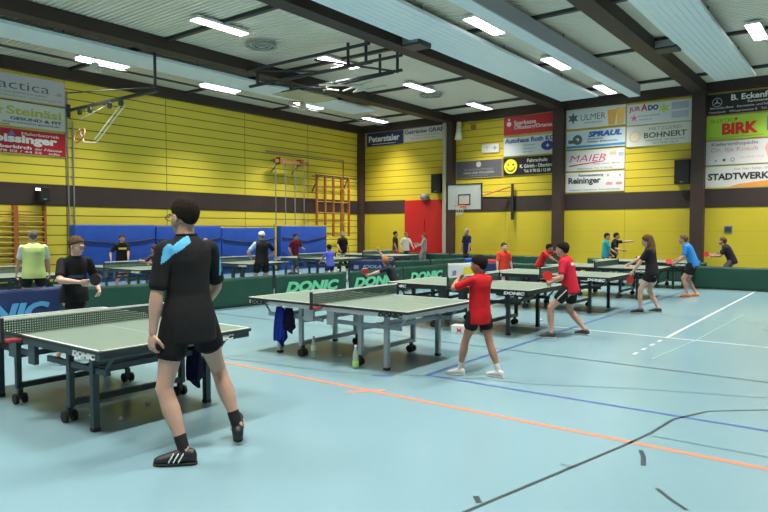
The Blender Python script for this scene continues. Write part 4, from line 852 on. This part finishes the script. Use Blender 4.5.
person('player in a maroon shirt in front of the rightmost blue mat', (-17.0, 16.75), -95, 1.58, [(-17.05, 16.6), (-16.95, 16.9)], hair='short', hairc=(.03, .02, .02), top=(.14, .012, .025), bottom=(.16, .12, .12), rh=(.26, .1, .82), lh=(-.16, .34, .98), lean=5, sk=skin_t)
person('small boy in a bright blue shirt at the end of a left court table', (-12.95, 14.2), 80, 1.28, [(-13.0, 14.1), (-12.9, 14.35)], hair='short', hairc=(.015, .012, .015), top=(.10, .13, .62), bottom=(.02, .03, .12), rh=(.16, .28, .72), lh=(-.16, .28, .72), lean=8, sk=skin_t)
person('bald man in black standing by the far left corner', (-17.0, 19.4), -100, 1.66, [(-17.1, 19.25), (-16.9, 19.6)], hair='bald', hairc=(.3, .25, .22), top=(.012, .012, .013), bottom=(.012, .012, .013), rh=(.30, .22, .9), lh=(-.24, .12, .85), short=1.9, bulk=1.12)
person('man in a white shirt and red cap standing before the red door', (-16.3, 22.8), -110, 1.62, [(-16.4, 22.7), (-16.2, 22.95)], hair='short', hairc=(.35, .08, .07), top=(.58, .58, .52), bottom=(.03, .03, .04), rh=(.26, .1, .85), lh=(-.2, .3, .9), short=1.9)
person('dark-haired person in black and red half hidden behind the white-shirted man', (-17.1, 23.1), -60, 1.66, [(-17.2, 23.0), (-17.0, 23.25)], hair='short', hairc=(.015, .012, .012), top=(.05, .03, .03), bottom=(.5, .03, .03), short=1.9)
person('person in a grey shirt with red hair in front of the red door', (-15.7, 23.35), 120, 1.58, [(-15.8, 23.25), (-15.6, 23.45)], hair='short', hairc=(.30, .06, .04), top=(.26, .24, .24), bottom=(.25, .24, .24), rh=(.15, .32, .95), lh=(-.16, .32, 1.0), sk=skin_p, short=1.9)

# ---------------------------------------------------------------- small things
glassm = mat('bottle_glass', (.55, .70, .62), .08, alpha=.45); lab = mat('bottle_label', (.62, .66, .5), .5); lab2 = mat('bottle_green', (.35, .62, .12), .5)
def bottle(x, y, label, lm):
    t = thing('water_bottle', label, 'bottle', (x, y, 0), 0, 'water bottles on the floor')
    obj('bottle_body', T([(0, 0, 0), (0, 0, .02), (0, 0, .18), (0, 0, .22), (0, 0, .27)], [.033, .037, .037, .024, .014], 16), glassm, t, True)
    obj('bottle_cap', T([(0, 0, .27), (0, 0, .29)], .016, 12), white, t); obj('bottle_label', T([(0, 0, .03 if lm is lab2 else .10), (0, 0, .10 if lm is lab2 else .17)], .038, 16), lm, t)
bottle(-5.89, 6.14, 'left clear water bottle on the floor beside a table wheel', lab); bottle(-5.02, 5.97, 'right water bottle with a green base beside the near table leg', lab2)
for x, y, lb in ((-5.62, 2.95, 'white ball under the foreground table beside its near leg'), (-5.30, 3.05, 'white ball on the dark floor right of the near table leg'), (-5.57, 3.49, 'white ball under the foreground table, farthest in'),
                 (-5.64, 6.39, 'white ball on the floor between the two water bottles'), (-11.2, 10.3, 'white ball by the foot of the dark green surround'), (-10.1, 9.6, 'white ball on the floor left of the blue towel'), (-4.9, 11.2, 'white ball on the floor behind the leaning player in red')):
    tag(obj('table_tennis_ball', ell(bmesh.new(), (0, 0, .02), (.02, .02, .02), sub=3), mat('ball_white', (.8, .8, .76), .5), None, True, (x, y, 0)), lb, 'ball', 'balls on the floor')
def towel(loc, m, label, w_=.14, h_=.55):
    bm = bmesh.new(); nx, nz = 12, 14; F, G = [], []
    for i in range(nx + 1):
        a, b = [], []
        for j in range(nz + 1):
            u, v = i / nx - .5, j / nz; x = u * w_ * 2 * (.55 + .45 * v if v < .8 else 1) ; y = .045 * sin(u * 17 + v * 2) * (.3 + v); z = -v * h_ * (1 - .25 * abs(sin(u * 5)))
            a.append(bm.verts.new((x, y - .012, z))); b.append(bm.verts.new((x, y + .012, z)))
        F.append(a); G.append(b)
    for i in range(nx):
        for j in range(nz): bm.faces.new((F[i][j], F[i][j + 1], F[i + 1][j + 1], F[i + 1][j])); bm.faces.new((G[i][j], G[i + 1][j], G[i + 1][j + 1], G[i][j + 1]))
        bm.faces.new((F[i][0], F[i + 1][0], G[i + 1][0], G[i][0])); bm.faces.new((F[i][nz], G[i][nz], G[i + 1][nz], F[i + 1][nz]))
    for j in range(nz): bm.faces.new((F[0][j], G[0][j], G[0][j + 1], F[0][j + 1])); bm.faces.new((F[nx][j], F[nx][j + 1], G[nx][j + 1], G[nx][j]))
    bmesh.ops.recalc_face_normals(bm, faces=bm.faces[:])
    return tag(obj('towel', bm, m, None, True, loc), label, 'towel')
towel((-6.46, 6.08, .64), cloth('towel_blue', (.02, .05, .38)), 'bright blue towel hanging from the left leg of the light-framed table', .11, .56)
towel((-6.30, 6.09, .64), cloth('towel_navy', (.012, .012, .05)), 'dark navy jacket hanging beside the bright blue towel', .09, .36)
towel((-5.20, 3.76, .66), cloth('towel_navy', (.012, .012, .05)), 'dark navy towel hanging under the foreground table behind the big man', .09, .5)
towel((-7.06, 2.64, .68), cloth('towel_grey', (.16, .18, .19)), 'grey towel hanging under the net post of the foreground table', .12, .52)
t = thing('cardboard_box', 'small white box with a red butterfly mark left of the red polo boy', 'box', (-5.36, 9.08, 0), R(8))
obj('carton', B(-.14, .14, -.10, .10, 0, .13, bev=.006), white, t); obj('lid', B(-.145, .145, -.105, .105, .115, .135), white, t)
obj('logo', prism(bmesh.new(), [(.0, .045), (.04, .02), (.032, .06), (.045, .10), (0, .075), (-.045, .10), (-.032, .06), (-.04, .02)], -.106, -.100), mat('butterfly_red', (.65, .03, .08), .5), t)
def bag(loc, m, label, w_=.5, d_=.3, h_=.32):
    t = thing('sports_bag', label, 'bag', loc)
    bm = bmesh.new(); box(bm, -w_ / 2, w_ / 2, -d_ / 2, d_ / 2, 0, h_, bev=.07); obj('bag_body', bm, m, t, True)
    obj('bag_strap', T([(-w_ * .3, 0, h_ - .02), (-w_ * .15, 0, h_ + .12), (w_ * .15, 0, h_ + .12), (w_ * .3, 0, h_ - .02)], .015, 6), black, t); obj('bag_pocket', B(-w_ * .25, w_ * .25, -d_ / 2 - .03, -d_ / 2 + .01, .06, h_ * .6, bev=.01), m, t)
bag((-12.5, 21.4, 0), cloth('bag_blue', (.03, .07, .35)), 'blue sports bag far away below the basketball board', .7, .4, .6); bag((-11.6, 21.8, 0), cloth('bag_red', (.4, .03, .03)), 'red sports bag right of the blue bag', .7, .4, .55)
t = thing('gym_bench', 'long low gym bench below the red door', 'bench', (-15.6, 23.95, 0))
obj('seat_board', B(-1.6, 1.6, -.14, .14, .36, .40), mat('bench_wood', (.40, .33, .22), .5), t)
for x in (-1.3, 1.3): obj('bench_leg', B(x - .04, x + .04, -.12, .12, 0, .36), darksteel, t)
t = thing('backpack', 'black backpack on the floor behind the left court tables', 'bag', (-13.0, 12.75, 0))
bm = bmesh.new(); box(bm, -.16, .16, -.12, .12, 0, .5, bev=.06); obj('pack_body', bm, cloth('pack_black', (.012, .012, .014)), t, True); obj('pack_strap', T([(-.08, .12, .4), (-.1, .2, .25), (-.08, .12, .08)], .015, 6), black, t)
bpy.context.view_layer.update()
